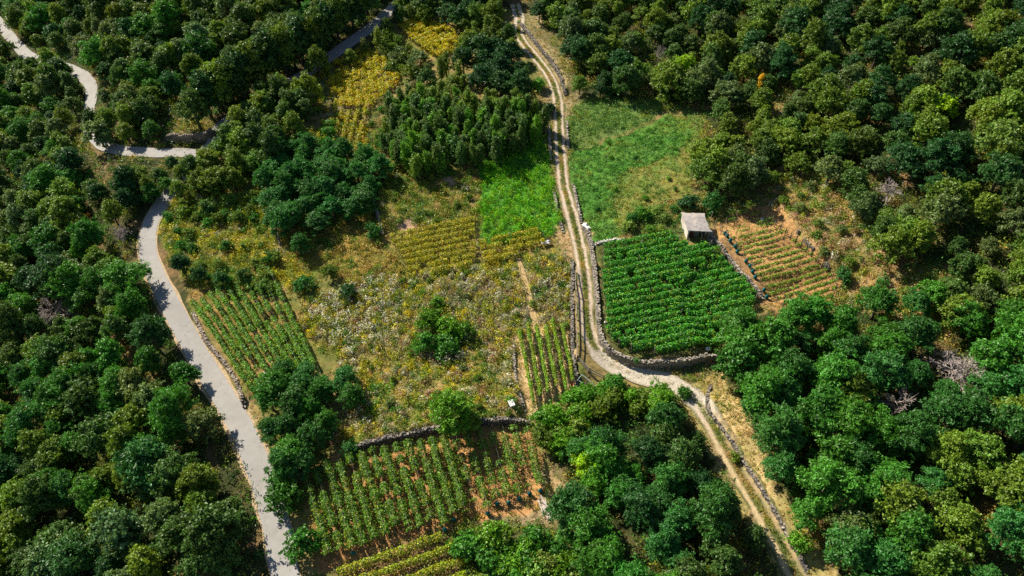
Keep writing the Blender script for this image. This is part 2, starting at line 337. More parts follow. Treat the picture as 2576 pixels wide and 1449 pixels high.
# ground colours (a, b) mixed by noise
ZC = dict(roadside=((.24, .20, .04), (.14, .18, .03)), left_vines=((.32, .20, .08), (.19, .18, .045)), dry_mid=((.32, .22, .06), (.20, .18, .04)),
 brown_field=((.24, .19, .06), (.12, .17, .04)), yellow_mid=((.28, .21, .06), (.18, .17, .04)), yellow_mid2=((.28, .21, .06), (.18, .17, .04)),
 meadow=((.08, .26, .02), (.06, .18, .02)), bramble_meadow=((.14, .20, .05), (.10, .18, .04)), green_meadow=((.08, .22, .03), (.12, .24, .04)),
 dry_meadow=((.24, .24, .06), (.13, .20, .04)), hut_scrub=((.16, .15, .06), (.09, .11, .04)), abandoned=((.34, .24, .09), (.17, .19, .04)),
 flowers=((.22, .17, .09), (.14, .11, .05)), grey_scrub=((.24, .18, .11), (.15, .12, .06)), six_rows=((.62, .46, .25), (.50, .34, .17)),
 dense_vines=((.16, .15, .05), (.09, .10, .03)), young_vines=((.46, .27, .11), (.34, .19, .08)), hillside=((.38, .25, .12), (.22, .19, .06)),
 lower_vines=((.50, .27, .11), (.38, .20, .08)), bottom_vines=((.30, .19, .09), (.16, .13, .05)), bottom_bank=((.34, .26, .15), (.19, .16, .07)),
 bramble_bank=((.10, .11, .04), (.07, .09, .03)), path_side=((.56, .42, .20), (.32, .27, .10)), under_wall=((.22, .18, .09), (.12, .12, .05)),
 upper_yellow=((.30, .26, .06), (.18, .18, .04)), mid_yellow=((.26, .18, .09), (.16, .13, .05)), low_yellow=((.26, .18, .09), (.16, .13, .05)),
 dry_strip=((.33, .25, .15), (.20, .16, .08)), weedy_strip=((.22, .17, .08), (.10, .12, .04)), hairpin_bank=((.26, .19, .08), (.13, .12, .04)),
 track_top=((.36, .28, .15), (.20, .17, .08)), track_clearing=((.48, .33, .18), (.36, .25, .12)), wood_gap=((.30, .22, .09), (.2, .16, .07)), road_verge=((.42, .31, .17), (.25, .2, .1)), dirt_strip=((.34, .20, .10), (.27, .16, .08)), bare_a=((.56, .36, .24), (.48, .31, .2)), bare_b=((.56, .36, .24), (.48, .31, .2)), bare_c=((.52, .36, .2), (.44, .3, .15)))
qx = GX + (fbm(GX / 1.7, GY / 1.7, 40) - .5) * 2.2; qy = GY + (fbm(GX / 1.7, GY / 1.7, 60) - .5) * 2.2
nn = sstep(.38, .62, fbm(GX / 3.3, GY / 3.3, 11, 4))[..., None]
n2 = sstep(.45, .6, fbm(GX / 9, GY / 9, 21, 3))[..., None]
GC = lerp(np.array([.05, .06, .02]), np.array([.20, .13, .06]), nn * n2)
_q = np.stack([qx, qy], -1)
ctr = inpoly(_q, WP([(400, 480), (600, 430), (700, 330), (850, 200), (1000, 60), (1290, 20), (1440, 230), (1760, 280), (1740, 480), (1900, 480), (2120, 710), (1930, 780), (1810, 900), (1900, 1090), (2110, 1480), (1960, 1400), (1700, 1000), (1460, 990), (1340, 1290), (1200, 1560), (780, 1560), (670, 1150), (480, 800)]))[..., None]
GC = np.where(ctr, lerp(np.array([.28, .21, .08]), np.array([.13, .15, .035]), nn), GC)
for k, poly in ZW.items():
    m = inpoly(_q, poly)[..., None]; a, b = ZC[k]; GC = np.where(m, lerp(np.array(a), np.array(b), nn), GC)
ny, nx = GX.shape
idx = np.arange(nx * ny).reshape(ny, nx)
F = np.stack([idx[:-1, :-1], idx[:-1, 1:], idx[1:, 1:], idx[1:, :-1]], -1).reshape(-1, 4)
link("ground", make_mesh("ground", np.stack([GX, GY, GZ], -1).reshape(-1, 3), F, M_GROUND,
     {"col": ('FLOAT_COLOR', 'POINT', np.concatenate([GC.reshape(-1, 3), np.ones((nx * ny, 1))], 1))}, smooth=True), kind='structure')
# ------------------------------------------------------------------ road and track
def resample(P, step):
    d = np.r_[0, np.cumsum(np.linalg.norm(np.diff(P, axis=0), axis=1))]; n = max(2, int(d[-1] / step) + 1)
    # smooth with a cubic through knots (Catmull style by repeated averaging)
    t = np.linspace(0, d[-1], n); Q = np.stack([np.interp(t, d, P[:, i]) for i in range(P.shape[1])], 1)
    for _ in range(int(3 / step)):
        Q[1:-1] = (Q[:-2] + 2 * Q[1:-1] + Q[2:]) / 4
    return Q
def ribbon(P, width, lift, ncross, step=.7, wjit=0):
    Q = resample(P[:, :2], step); T = nrm(np.gradient(Q, axis=0)); Nn = np.stack([T[:, 1], -T[:, 0]], 1)
    u = np.linspace(-1, 1, ncross); wv = np.interp(np.linspace(0, 1, len(Q)), np.linspace(0, 1, len(width)), width) / 2 if np.ndim(width) else np.full(len(Q), width / 2)
    wl = wv * (1 + wjit * (vnoise(np.arange(len(Q)) * step / 2.1, 0 * wv, 5) - .5)); wr = wv * (1 + wjit * (vnoise(np.arange(len(Q)) * step / 1.7, 0 * wv, 9) - .5))
    ww = np.where(u[None] < 0, wl[:, None], wr[:, None]) * u[None]
    X = Q[:, None, 0] + ww * Nn[:, None, 0]; Y = Q[:, None, 1] + ww * Nn[:, None, 1]; zz = H(X, Y)
    zc = H(Q[:, 0], Q[:, 1])[:, None]
    Z = np.maximum(zz, lerp(zz, zc, .5)) + lift
    i = np.arange(X.size).reshape(X.shape); F = np.stack([i[:-1, :-1], i[1:, :-1], i[1:, 1:], i[:-1, 1:]], -1).reshape(-1, 4)
    return np.stack([X, Y, Z], -1).reshape(-1, 3), F, Q, np.broadcast_to(u, X.shape)
road_px = [(-60, -20), (0, 62), (35, 105), (66, 138), (120, 160), (170, 172), (208, 190), (230, 215), (232, 245), (222, 285), (228, 335), (262, 368), (300, 380), (400, 386), (470, 384), (505, 392), (480, 420), (450, 455), (408, 512), (380, 558), (369, 605), (374, 650), (394, 700), (422, 755), (455, 815), (490, 880), (530, 945), (570, 1010), (605, 1072), (633, 1132), (656, 1190), (676, 1250), (696, 1320), (708, 1390), (720, 1460), (738, 1570)]
road_w = G(road_px)
V, F, RQ, u = ribbon(road_w, [3.0, 3.0, 3.0, 2.9, 2.85, 2.9, 3.1, 3.3, 3.5], .07, 7, .7, .07)
link("road", make_mesh("road", V, F, M_ROAD, smooth=True), kind='structure')
br_px = [(505, 392), (540, 362), (556, 318), (600, 285), (640, 262), (700, 226), (767, 187), (853, 127), (905, 90), (952, 55), (1000, 10), (1040, -40)]
V, F, BQ, u = ribbon(G(br_px), 3.4, .075, 7)
link("branch_road", make_mesh("branch_road", V, F, M_ROAD, smooth=True), kind='structure')
def verge(name, Q, side, w0, w1, lift=.05):
    T = nrm(np.gradient(Q, axis=0)); Nn = np.stack([T[:, 1], -T[:, 0]], 1) * side
    k = np.arange(len(Q)); ww = w1 + (vnoise(k / 5., k * 0, 3) - .5) * .5
    rows = []
    for f in np.linspace(0, 1, 3):
        p = Q + Nn * lerp(w0, ww, f)[:, None]; rows.append(np.c_[p, H(p[:, 0], p[:, 1]) + lift])
    X = np.stack(rows, 1); i = np.arange(X.shape[0] * 3).reshape(-1, 3)
    F = np.stack([i[:-1, :-1], i[1:, :-1], i[1:, 1:], i[:-1, 1:]], -1).reshape(-1, 4)
    c = np.tile([.48, .36, .23, 1.], (len(F), 1))
    link(name, make_mesh(name, X.reshape(-1, 3), F, M_TRACK, {"col": ('FLOAT_COLOR', 'FACE', c)}, smooth=True), kind='structure')
verge("gravel_verge", RQ[(RQ[:, 1] < 118)], 1, 1.5, 2.05)
verge("gravel_verge", RQ[(RQ[:, 1] < 118)], -1, 1.5, 1.95)
track_px = [(1296, 10), (1306, 45), (1304, 90), (1322, 115), (1343, 140), (1374, 178), (1393, 214), (1402, 248), (1406, 293), (1408, 367), (1411, 400), (1417, 467), (1426, 500), (1431, 518), (1441, 550), (1448, 583), (1463, 650), (1471, 716), (1474, 783), (1478, 830), (1490, 866), (1513, 900), (1556, 926), (1606, 946), (1659, 957), (1700, 968), (1732, 988), (1759, 1018), (1786, 1055), (1818, 1113), (1846, 1166), (1885, 1233), (1925, 1299), (1962, 1366), (2002, 1443), (2060, 1560)]
V, F, TQ, u = ribbon(G(track_px), [2.6, 2.6, 2.6, 2.7, 2.8, 3.2, 3.2], .06, 19, .4, .25)
fx = V[:, 0]; fy = V[:, 1]; uu = u.ravel() * 1.45
pxy = proj(V); a_low = sstep(905, 975, pxy[:, 1])
gravel = sstep(850, 900, pxy[:, 1]) * (1 - sstep(1000, 1080, pxy[:, 1])) + (1 - sstep(50, 75, pxy[:, 1]))
jig = (fbm(fx / .8, fy / .8, 31) - .5) * .5
rut_l = np.exp(-(((uu + .78 + jig * .5) / .30) ** 4)); rut_r = np.exp(-(((uu - .78 + jig * .5) / .32) ** 4))
edge = np.clip(1 - (np.abs(uu) - 1.2) / .3, 0, 1)
rut = np.maximum(rut_l * (1 - .6 * sstep(1010, 1100, pxy[:, 1])), rut_r); rut = np.maximum(rut, gravel * .9 * edge * sstep(.25, .5, fbm(fx, fy, 77) + .35 * np.abs(uu)))
dirt = lerp(np.array([.58, .47, .37]), np.array([.54, .48, .40]), np.clip(gravel, 0, 1)[:, None]); dirt = lerp(dirt, np.array([.56, .43, .25]), sstep(1000, 1150, pxy[:, 1])[:, None])
gr = lerp(np.array([.30, .22, .11]), np.array([.13, .14, .05]), sstep(.4, .6, fbm(fx / 1.3, fy / 1.3, 90))[:, None])
tc_ = lerp(gr, dirt, np.clip(rut, 0, 1)[:, None])
link("track", make_mesh("track", V, F, M_TRACK, {"col": ('FLOAT_COLOR', 'POINT', np.c_[tc_, np.ones(len(tc_))])}, smooth=True), kind='structure')
V, F, FQ, u = ribbon(G([(1306, 650), (1318, 700), (1330, 745), (1342, 790), (1352, 838)]), .9, .05, 4, .5, .4)
link("footpath", make_mesh("footpath", V, F, M_TRACK, {"col": ('FLOAT_COLOR', 'POINT', np.tile([.46, .33, .16, 1.], (len(V), 1)))}, smooth=True), kind='structure')
# ------------------------------------------------------------------ leaves
def leafquads(C, Nb, L, Wd, bias=1.0, g=rng):
    n = len(C); nrml = nrm(Nb * bias + g.normal(0, 1, (n, 3)) * .75); t = nrm(np.cross(nrml, g.normal(0, 1, (n, 3)))); b = np.cross(nrml, t)
    L = np.broadcast_to(L, (n,))[:, None] * .5; Wd = np.broadcast_to(Wd, (n,))[:, None] * .5
    V = np.stack([C - t * L, C + b * Wd - t * L * .15, C + t * L, C - b * Wd - t * L * .15], 1)
    return V.reshape(-1, 3)
def quadidx(n): return np.arange(n * 4).reshape(-1, 4)
def rand_dir(n, g): return nrm(g.normal(0, 1, (n, 3)))
def crown(kind, seed):
    """centres of lobes, then twig clumps on each lobe, then single leaves round each clump; returns mesh and lobe centres"""
    g = np.random.default_rng(seed)
    if kind == 'oak': R, Hh, z0, nl, lr, ncl, nlf, cr, ls, fl = 3.8, 6.6, 2.0, 36, (.15, .29), 14, 14, .30, (.36, .24), .8
    elif kind == 'ash': R, Hh, z0, nl, lr, ncl, nlf, cr, ls, fl = 3.1, 8.2, 2.2, 34, (.18, .33), 15, 14, .30, (.36, .22), .9
    elif kind == 'maple': R, Hh, z0, nl, lr, ncl, nlf, cr, ls, fl = 3.4, 7.2, 1.8, 36, (.16, .31), 15, 14, .32, (.38, .24), .7
    elif kind == 'locust': R, Hh, z0, nl, lr, ncl, nlf, cr, ls, fl = 4.0, 7.6, 2.2, 38, (.14, .28), 15, 14, .36, (.46, .17), .45
    elif kind == 'poplar': R, Hh, z0, nl, lr, ncl, nlf, cr, ls, fl = 1.7, 7.0, 1.2, 13, (.32, .5), 18, 13, .25, (.30, .17), 1.5
    else: R, Hh, z0, nl, lr, ncl, nlf, cr, ls, fl = 1.7, 2.4, .4, 10, (.3, .5), 20, 13, .22, (.27, .18), .8
    Cs, Ns, lob = [], [], []
    an_ = (g.uniform(.82, 1.2), g.uniform(.75, 1.05)) if kind != 'poplar' else (1, 1); ell = np.array([1, g.uniform(.8, 1.1)]); rot = g.uniform(0, 6.28)
    for i in range(nl):
        f = (i + .5) / nl; ph = i * 2.399 + g.uniform(-.5, .5)
        if kind == 'poplar': rr = R * .35 * g.uniform(.2, 1); zz = lerp(z0, Hh - R * .35, f)
        else: rr = R * (.80 * math.sqrt(1 - f) if f > .25 else .66) * g.uniform(.55, 1.25); zz = lerp(z0 + .06 * Hh, Hh - R * .28, f ** (.8 if kind != 'ash' else 1.0)) + g.normal(0, 1) * R * .13
        x, y = rr * math.cos(ph), rr * math.sin(ph) * ell[1]
        lrad = R * g.uniform(*lr) * (1.15 - .35 * f if kind == 'poplar' else 1.0)
        x *= an_[0]; y *= an_[1]; c = np.array([x, y, zz]); lob.append(c)
        d = rand_dir(ncl, g); d[:, 2] = np.where(d[:, 2] < -.35, -d[:, 2], d[:, 2]); d = nrm(d)
        rad = lrad * np.where(g.random(ncl) < .2, g.uniform(1.2, 1.75, ncl), g.uniform(.55, 1.15, ncl)); cc = c + d * rad[:, None] * np.array([1, 1, .85 if kind != 'poplar' else 1.25])
        off = g.normal(0, cr * .55, (ncl, nlf, 3)) * np.array([1, 1, fl])
        P = (cc[:, None] + off).reshape(-1, 3); nb = np.repeat(nrm(d + np.array([0, 0, .35])), nlf, 0)
        Cs.append(P); Ns.append(nb)
    C = np.concatenate(Cs); Nb = np.concatenate(Ns); n = len(C)
    C[:, 2] = np.maximum(C[:, 2], .15)
    V = leafquads(C, Nb, ls[0] * g.uniform(.7, 1.35, n), ls[1] * g.uniform(.7, 1.3, n), .9, g)
    clump = np.repeat(g.uniform(0, 1, n // nlf), nlf)
    tone = np.clip(.6 * clump + .4 * g.uniform(0, 1, n), 0, 1)
    me = make_mesh(kind + "_crown", V, quadidx(n), M_TREE, {"tone": ('FLOAT', 'FACE', tone)})
    # trunk with limbs
    mb = MB(); top = Hh * .72; r0 = .028 * Hh + .04
    k = np.linspace(0, 1, 6); bend = g.normal(0, .25, 2)
    tp = np.stack([bend[0] * k ** 2, bend[1] * k ** 2, top * k - .3 * (1 - k)], 1)
    mb.tube(tp, r0 * (1.25 - 1.0 * k), 6)
    for c in lob[::3]:
        s = tp[2] if c[2] < top * .8 else tp[3]
        m_ = (s + c) / 2 + np.array([0, 0, -.15]); mb.tube([s, m_, c], [r0 * .45, r0 * .28, r0 * .08], 4)
    tm = mb.mesh(kind + "_trunk", M_BARK, True)
    return me, tm, R, Hh
PROTO = {k: [crown(k, 100 * i + 7 * len(k)) for i in range(n)] for k, n in (('oak', 9), ('locust', 9), ('poplar', 5), ('bush', 6), ('ash', 7), ('maple', 7))}
def dead_mesh(seed, R, Hh, depth=5, nb=4, r0=.12, spread=.6):
    g = np.random.default_rng(seed); mb = MB()
    def grow(p, d, L, r, k):
        q = p + d * L * .5 + g.normal(0, .06, 3) * L; e = q + nrm(d + g.normal(0, .2, 3)) * L * .5
        r = max(r, .022); mb.tube([p, q, e], [r, r * .85, r * .7], 4 if k < 2 else 3)
        if k >= depth: return
        for _ in range(nb if k < 2 else 3 if k < 4 else 2):
            grow(e if g.random() < .6 else q, nrm(d + g.normal(0, spread, 3) + np.array([0, 0, .12])), L * g.uniform(.62, .85), r * .6, k + 1)
    grow(np.array([0, 0, -.2]), np.array([0, 0, 1.]), Hh * .28, r0, 0)
    me = mb.mesh("branches", M_DEAD)
    return me
# ------------------------------------------------------------------ label words
NUMW = ["zero", "one", "two", "three", "four", "five", "six", "seven", "eight", "nine", "ten", "eleven", "twelve", "thirteen", "fourteen", "fifteen", "sixteen", "seventeen", "eighteen", "nineteen"]
TENS = ["", "", "twenty", "thirty", "forty", "fifty", "sixty", "seventy", "eighty", "ninety"]
def nw(n):
    n = int(n)
    if n < 20: return NUMW[n]
    if n > 99: return "a hundred"
    return TENS[n // 10] + ("-" + NUMW[n % 10] if n % 10 else "")
LM = [("the small stone hut", (1745, 600)), ("the road hairpin", (500, 388)), ("the dumped white sheet", (1287, 1018)), ("the scrap heap", (1470, 955)), ("the plank pile", (1373, 1275)),
      ("the grey leafless shrub", (2400, 930)), ("the upper road bend", (370, 600)), ("the track's far end", (1303, 40)), ("the far yellow vine plot", (1075, 100)), ("the young vineyard", (1960, 650)),
      ("the six-row vineyard", (1370, 920)), ("the curved stone wall", (1620, 915)), ("the lower vineyard", (1080, 1220)), ("the road's near end", (712, 1440)), ("the path's near end", (2004, 1440)),
      ("photo's top left corner", (0, 8)), ("photo's top right corner", (2570, 8)), ("photo's bottom left corner", (6, 1440)), ("photo's bottom right corner", (2570, 1440)),
      ("the bright green meadow", (1300, 480)), ("the small yellow tree", (1914, 225)), ("the sunlit far road", (215, 205)), ("the bare brown tree", (127, 800)), ("the fallen grey branches", (2240, 480)),
      ("photo's left edge middle", (6, 724)), ("photo's right edge middle", (2570, 724)), ("photo's top edge middle", (1700, 8))]
LMW = G([p for _, p in LM])
USED = set()
def where(p):
    d = np.hypot(LMW[:, 0] - p[0], LMW[:, 1] - p[1])
    for i in np.argsort(d):
        dx = int(round(p[0] - LMW[i, 0])); dy = int(round(p[1] - LMW[i, 1])); nm = LM[i][0]
        h = f"{nw(abs(dx))} metres {'right' if dx > 0 else 'left'}" if dx else ""; v = f"{nw(abs(dy))} metres {'beyond' if dy > 0 else 'nearer than'}" if dy else ""
        if h and v: s = f"{nw(abs(dx))} metres {'right' if dx > 0 else 'left'} of and {nw(abs(dy))} {'beyond' if dy > 0 else 'before'} {nm}"
        elif h: s = f"{h} of {nm}"
        elif v: s = f"{nw(abs(dy))} metres {'beyond' if dy > 0 else 'before'} {nm}"
        else: s = f"right at {nm}"
        if s not in USED: USED.add(s); return s
    return s
TINT = dict(olive=((.155, .255, .026), "olive green"), dusky=((.085, .175, .032), "dusky green"), grey=((.150, .230, .070), "grey-green"), dark=((.036, .125, .030), "dark green"),
            leaf=((.070, .240, .024), "leaf green"), blue=((.056, .200, .036), "blue-green"), lime=((.30, .52, .010), "lime green"), mid=((.125, .310, .018), "mid green"),
            yellow=((.90, .62, .03), "golden"), rust=((.30, .13, .05), "rusty"), deep=((.046, .200, .034), "deep green"), pale=((.22, .35, .06), "pale green"), brown=((.24, .19, .06), "brownish"))
KN = dict(maple=("broadleaf_tree", "maple", "broadleaf tree"), oak=("oak_tree", "oak", "oak tree"), ash=("tall_broadleaf_tree", "tall broadleaf", "ash tree"), locust=("locust_tree", "feathery locust", "locust tree"), poplar=("poplar_tree", "slim poplar", "poplar"), bush=("bush", "bush", "bush"))  # ash and maple stand for broadleaf crown shapes, not identified species
TREES = []
def plant(kind, x, y, s, tint, group, label=None, sz=1.0):
    g = rng
    if kind == 'poplar' and s > .9: s = .9
    cm, tm, R, Hh = PROTO[kind][g.integers(len(PROTO[kind]))]
    nm, word, cat = KN[kind]; z = float(H(x, y))
    e = bpy.data.objects.new(nm, None); COL.objects.link(e); e.location = (x, y, z - .05); e.rotation_euler = (0, 0, g.uniform(0, 6.28)); e.scale = (s, s * g.uniform(.92, 1.08), s * sz)
    e.empty_display_size = .3
    c, tn = TINT[tint]; j = g.uniform(.8, 1.25); hue = g.normal(0, .08)
    tr = link("trunk", tm, e); cr = link("crown", cm, e); cr.color = (c[0] * j * (1 + hue), c[1] * j, c[2] * j * (1 - hue), 1)
    wv = where((x, y)); tag(e, label or f"{tn} {word} {wv}", cat, group); TREES.append((x, y, R * s, Hh * s * sz)); return e
def base_from_px(cpx, hc):
    """ground point whose point hc metres up shows at this place"""
    p = np.array(cpx, float)
    P = G(p)
    for _ in range(5):
        q = proj(P + np.array([0, 0, hc])); P = G(proj(P) + (np.array(cpx) - q))
    return P
def hexpts(poly, sp, jit, g):
    lo = poly.min(0); hi = poly.max(0); r = sp * .866
    ys = np.arange(lo[1], hi[1] + r, r); pts = []
    for i, yy in enumerate(ys):
        xs = np.arange(lo[0] + (i % 2) * sp / 2, hi[0] + sp, sp); pts.append(np.c_[xs, np.full(len(xs), yy)])
    P = np.concatenate(pts); return P + g.uniform(-jit, jit, P.shape) * sp
KEEP = []   # pixel discs that must stay in sight
for p in [(20, 90), (45, 115), (62, 132), (215, 195), (232, 225), (285, 378), (330, 382), (380, 386), (430, 388), (470, 384), (1305, 50)]: KEEP.append((*p, 12))
for p in road_px[18:]: KEEP.append((*p, 6))
DEADK = [(2400, 895, 22), (2385, 920, 20), (127, 780, 8), (2240, 475, 10), (1659, 130, 6), (297, 575, 6)]
KEEP += DEADK
def forest(regpx, sp, kinds, group, srange=(.8, 1.2), clear=True, frac=.33, jit=.42, seed=1, extra_clear=0.0):
    g = np.random.default_rng(seed); reg = np.array(regpx, float)
    wpoly = WP(np.clip(reg, [-400, -150], [3000, 1700])); lo = wpoly.min(0) - 12; hi = wpoly.max(0) + 12
    C = hexpts(np.array([lo, hi]), sp, jit, g); g.shuffle(C)
    dr = np.minimum(dist_poly(C[:, 0], C[:, 1], RQ[::3])[0], dist_poly(C[:, 0], C[:, 1], BQ[::3])[0]); dt = dist_poly(C[:, 0], C[:, 1], TQ[::5])[0]
    for i, (x, y) in enumerate(C):
        names = [k for k, _ in kinds]; wts = np.array([v for _, v in kinds], float)
        nz = fbm(x / 14, y / 14, 5 + seed, 2)
        kk = names[min(len(names) - 1, int(np.searchsorted(np.cumsum(wts) / wts.sum(), np.clip(.5 + (nz - .5) * 1.6 + g.normal(0, .22), 0, .999))))]
        kind, tint = kk.split(':'); s = g.uniform(*srange); R0, H0 = PROTO[kind][0][2:]; Rr = R0 * s; Hh = H0 * s
        if dr[i] < 2.1 + .22 * Rr or dt[i] < 2.2 + .3 * Rr: continue
        P = np.array([x, y, float(H(x, y))]); cpx = proj(P + np.array([0, 0, Hh * .62])); sc = FPX / ((P - np.array([0, 0, CAM_H])) @ FWD)
        rp = Rr * sc
        if not (-150 - rp < cpx[0] < 2576 + rp * 1.1 and -130 - rp < cpx[1] < 1449 + rp * 1.2): continue
        ring = np.array([[cpx[0] + rp * frac * a, cpx[1] + rp * frac * b] for a, b in ((0, 0), (1, 0), (-1, 0), (0, 1), (0, -1))])
        if not inpoly(ring, reg).all(): continue
        if any((abs(cpx[0] - kx) < rp * .95 + kr) and (abs(cpx[1] - ky) < rp * .95 + kr) for kx, ky, kr in KEEP): continue
        plant(kind, x, y, s, tint, group, sz=g.uniform(.85, 1.12))
# ---- woods
forest([(-220, 610), (0, 590), (60, 560), (180, 530), (320, 540), (345, 590), (340, 640), (365, 720), (398, 800), (440, 870), (480, 930), (535, 1000), (590, 1090), (625, 1170), (650, 1270), (668, 1380), (690, 1600), (690, 1750), (-220, 1750)], 4.55,
       [('oak:dusky', 2), ('maple:olive', 2.2), ('oak:grey', 1), ('ash:dusky', 1), ('locust:leaf', 2.2), ('maple:leaf', 1), ('locust:blue', 1), ('locust:dark', 1.5)], "trees of the wood left of the road", (.6, 1.1), seed=1)
forest([(-260, -140), (1010, -140), (1000, 10), (950, 40), (850, 110), (790, 170), (700, 220), (640, 265), (560, 320), (545, 255), (430, 225), (400, 260), (410, 350), (270, 350), (170, 330), (190, 400), (300, 408), (430, 408), (450, 440), (400, 510), (330, 560), (180, 550), (60, 580), (0, 610), (-260, 630)], 4.8,
       [('oak:dusky', 1.6), ('ash:grey', 2), ('maple:olive', 1.5), ('ash:dusky', 2), ('maple:dark', 1.6), ('ash:olive', 1), ('locust:leaf', 1)], "trees of the wood round the road hairpin", (.55, 1.05), seed=2)
forest([(1335, -140), (1330, 20), (1400, 80), (1430, 150), (1440, 225), (1530, 240), (1590, 205), (1650, 225), (1700, 235), (1775, 290), (1750, 380), (1745, 450), (1770, 485), (1830, 465), (1890, 480), (1930, 420), (2070, 430), (2170, 560), (2250, 630), (2360, 720), (2420, 830), (2850, 830), (2850, -140)], 4.5,
       [('oak:olive', 2.0), ('maple:dusky', 1.5), ('oak:grey', .8), ('maple:olive', 1.5), ('ash:olive', .9), ('locust:dark', .6)], "trees of the hillside wood", (.48, 1.0), seed=3)
forest([(2480, 780), (2360, 700), (2250, 735), (2120, 715), (2080, 745), (1960, 765), (1890, 790), (1825, 810), (1795, 880), (1820, 950), (1865, 1030), (1900, 1110), (1920, 1180), (1970, 1250), (2055, 1330), (2085, 1420), (2150, 1750), (2850, 1750), (2850, 780)], 4.35,
       [('locust:leaf', 2.2), ('maple:leaf', 1), ('locust:blue', 2.0), ('oak:olive', .8)], "trees of the wood right of the lower path", (.58, 1.05), seed=16)
forest([(955, -140), (1285, -140), (1280, 40), (1300, 110), (1325, 170), (1340, 235), (1250, 230), (1180, 225), (1100, 235), (1010, 215), (1060, 160), (1150, 130), (1160, 85), (1110, 45), (1040, 40), (960, 45)], 3.9,
       [('ash:dusky', 2), ('oak:olive', 2), ('poplar:olive', 2), ('locust:dark', 1)], "trees between the yellow vines and the track", (.6, .9), seed=4)
forest([(955, 250), (1050, 225), (1345, 240), (1400, 290), (1340, 350), (1200, 395), (1040, 420), (960, 390)], 2.3,
       [('poplar:olive', 3), ('poplar:mid', 2), ('poplar:dusky', 2)], "slim poplars of the thicket", (.7, 1.0), seed=5, jit=.35)
forest([(655, 370), (760, 340), (870, 360), (1010, 410), (995, 445), (940, 465), (935, 520), (830, 560), (700, 600), (670, 520), (645, 440)], 3.3,
       [('locust:deep', 3), ('locust:blue', 2)], "locust trees of the dark clump", (.5, .72), seed=6)
forest([(430, 420), (480, 350), (540, 300), (620, 240), (700, 190), (810, 190), (810, 260), (740, 345), (650, 410), (600, 465), (500, 465), (420, 500)], 4.0,
       [('oak:olive', 3), ('ash:dusky', 2), ('ash:olive', 1)], "trees below the branch road", (.62, .95), seed=7)
forest([(1560, 1050), (1640, 1020), (1710, 1010), (1745, 1050), (1770, 1110), (1805, 1190), (1855, 1260), (1900, 1330), (1955, 1410), (2010, 1550), (2060, 1750), (1490, 1750), (1470, 1440), (1420, 1330), (1400, 1220), (1420, 1130), (1500, 1080)], 4.2,
       [('locust:leaf', 3), ('locust:blue', 2.5), ('locust:dark', 1.5), ('ash:dusky', 1)], "trees below the curved track", (.48, .95), seed=8)
forest([(640, 945), (740, 900), (870, 910), (905, 980), (855, 1045), (835, 1065), (825, 1150), (760, 1180), (690, 1210), (660, 1080)], 3.4,
       [('locust:blue', 3), ('locust:leaf', 2), ('locust:deep', 1)], "locust trees between the road and the weedy field", (.5, .78), seed=9)
forest([(1345, 1020), (1460, 975), (1540, 955), (1690, 965), (1710, 1010), (1640, 1030), (1560, 1050), (1480, 1080), (1400, 1130), (1350, 1080)], 2.4,
       [('bush:olive', 3), ('bush:mid', 3), ('bush:pale', 1)], "bushes below the fence", (.7, 1.2), seed=10)
forest([(1150, 1352), (1200, 1328), (1300, 1330), (1400, 1325), (1450, 1350), (1490, 1450), (1520, 1700), (1190, 1700), (1165, 1400)], 2.3,
       [('bush:olive', 3), ('bush:mid', 2), ('bush:pale', 2), ('bush:leaf', 1)], "bushes of the bramble bank", (.8, 1.3), seed=11)
forest([(440, 470), (520, 440), (650, 450), (670, 540), (600, 560), (500, 560), (430, 520)], 3.8, [('bush:olive', 2), ('bush:pale', 1)], "bushes of the roadside scrub", (.5, .9), seed=12)
forest([(420, 540), (650, 470), (700, 600), (740, 670), (690, 720), (560, 720), (470, 700), (400, 600)], 4.2, [('bush:olive', 2), ('bush:leaf', 1.5), ('bush:pale', 1)], "scattered bushes between the road bend and the dry slope", (.3, .75), seed=24, frac=.1)
forest([(1560, 575), (1620, 510), (1720, 480), (1740, 520), (1700, 580)], 2.4, [('bush:mid', 2), ('bush:pale', 2), ('bush:leaf', 1)], "bushes beside the hut", (.45, .8), seed=13)
forest([(690, 355), (760, 320), (850, 290), (870, 340), (800, 380), (700, 400)], 3.0, [('bush:mid', 2), ('bush:leaf', 1)], "bushes beside the pale yellow rows", (.6, .9), seed=14)
forest([(560, 720), (660, 660), (730, 700), (700, 740), (600, 740)], 2.6, [('bush:leaf', 2), ('bush:olive', 1)], "bushes at the top of the roadside vineyard", (.5, .9), seed=15)
forest([(1930, 480), (1990, 450), (2070, 465), (2150, 570), (2335, 740), (2200, 750), (2120, 705), (1990, 560)], 4.6, [('bush:olive', 2), ('bush:grey', 1.4), ('bush:pale', 1), ('bush:brown', 1)], "bushes of the dry hillside", (.25, .62), seed=18, frac=.1)
forest([(950, 700), (1430, 640), (1435, 830), (1290, 850), (1300, 1040), (1000, 1080), (850, 1090), (900, 930)], 5.6, [('bush:olive', 2), ('bush:grey', 1.4), ('bush:pale', 1)], "low bushes among the weeds", (.22, .42), seed=19, frac=.1)
forest([(1560, 300), (1740, 310), (1730, 470), (1600, 560), (1480, 560), (1450, 420)], 7, [('bush:mid', 2), ('bush:leaf', 1)], "small bushes in the green meadow", (.2, .4), seed=20, frac=.1)
forest([(980, 420), (1200, 400), (1200, 550), (990, 580), (945, 500)], 5, [('bush:olive', 2), ('bush:grey', 1)], "small bushes in the fallow field", (.22, .42), seed=21, frac=.1)
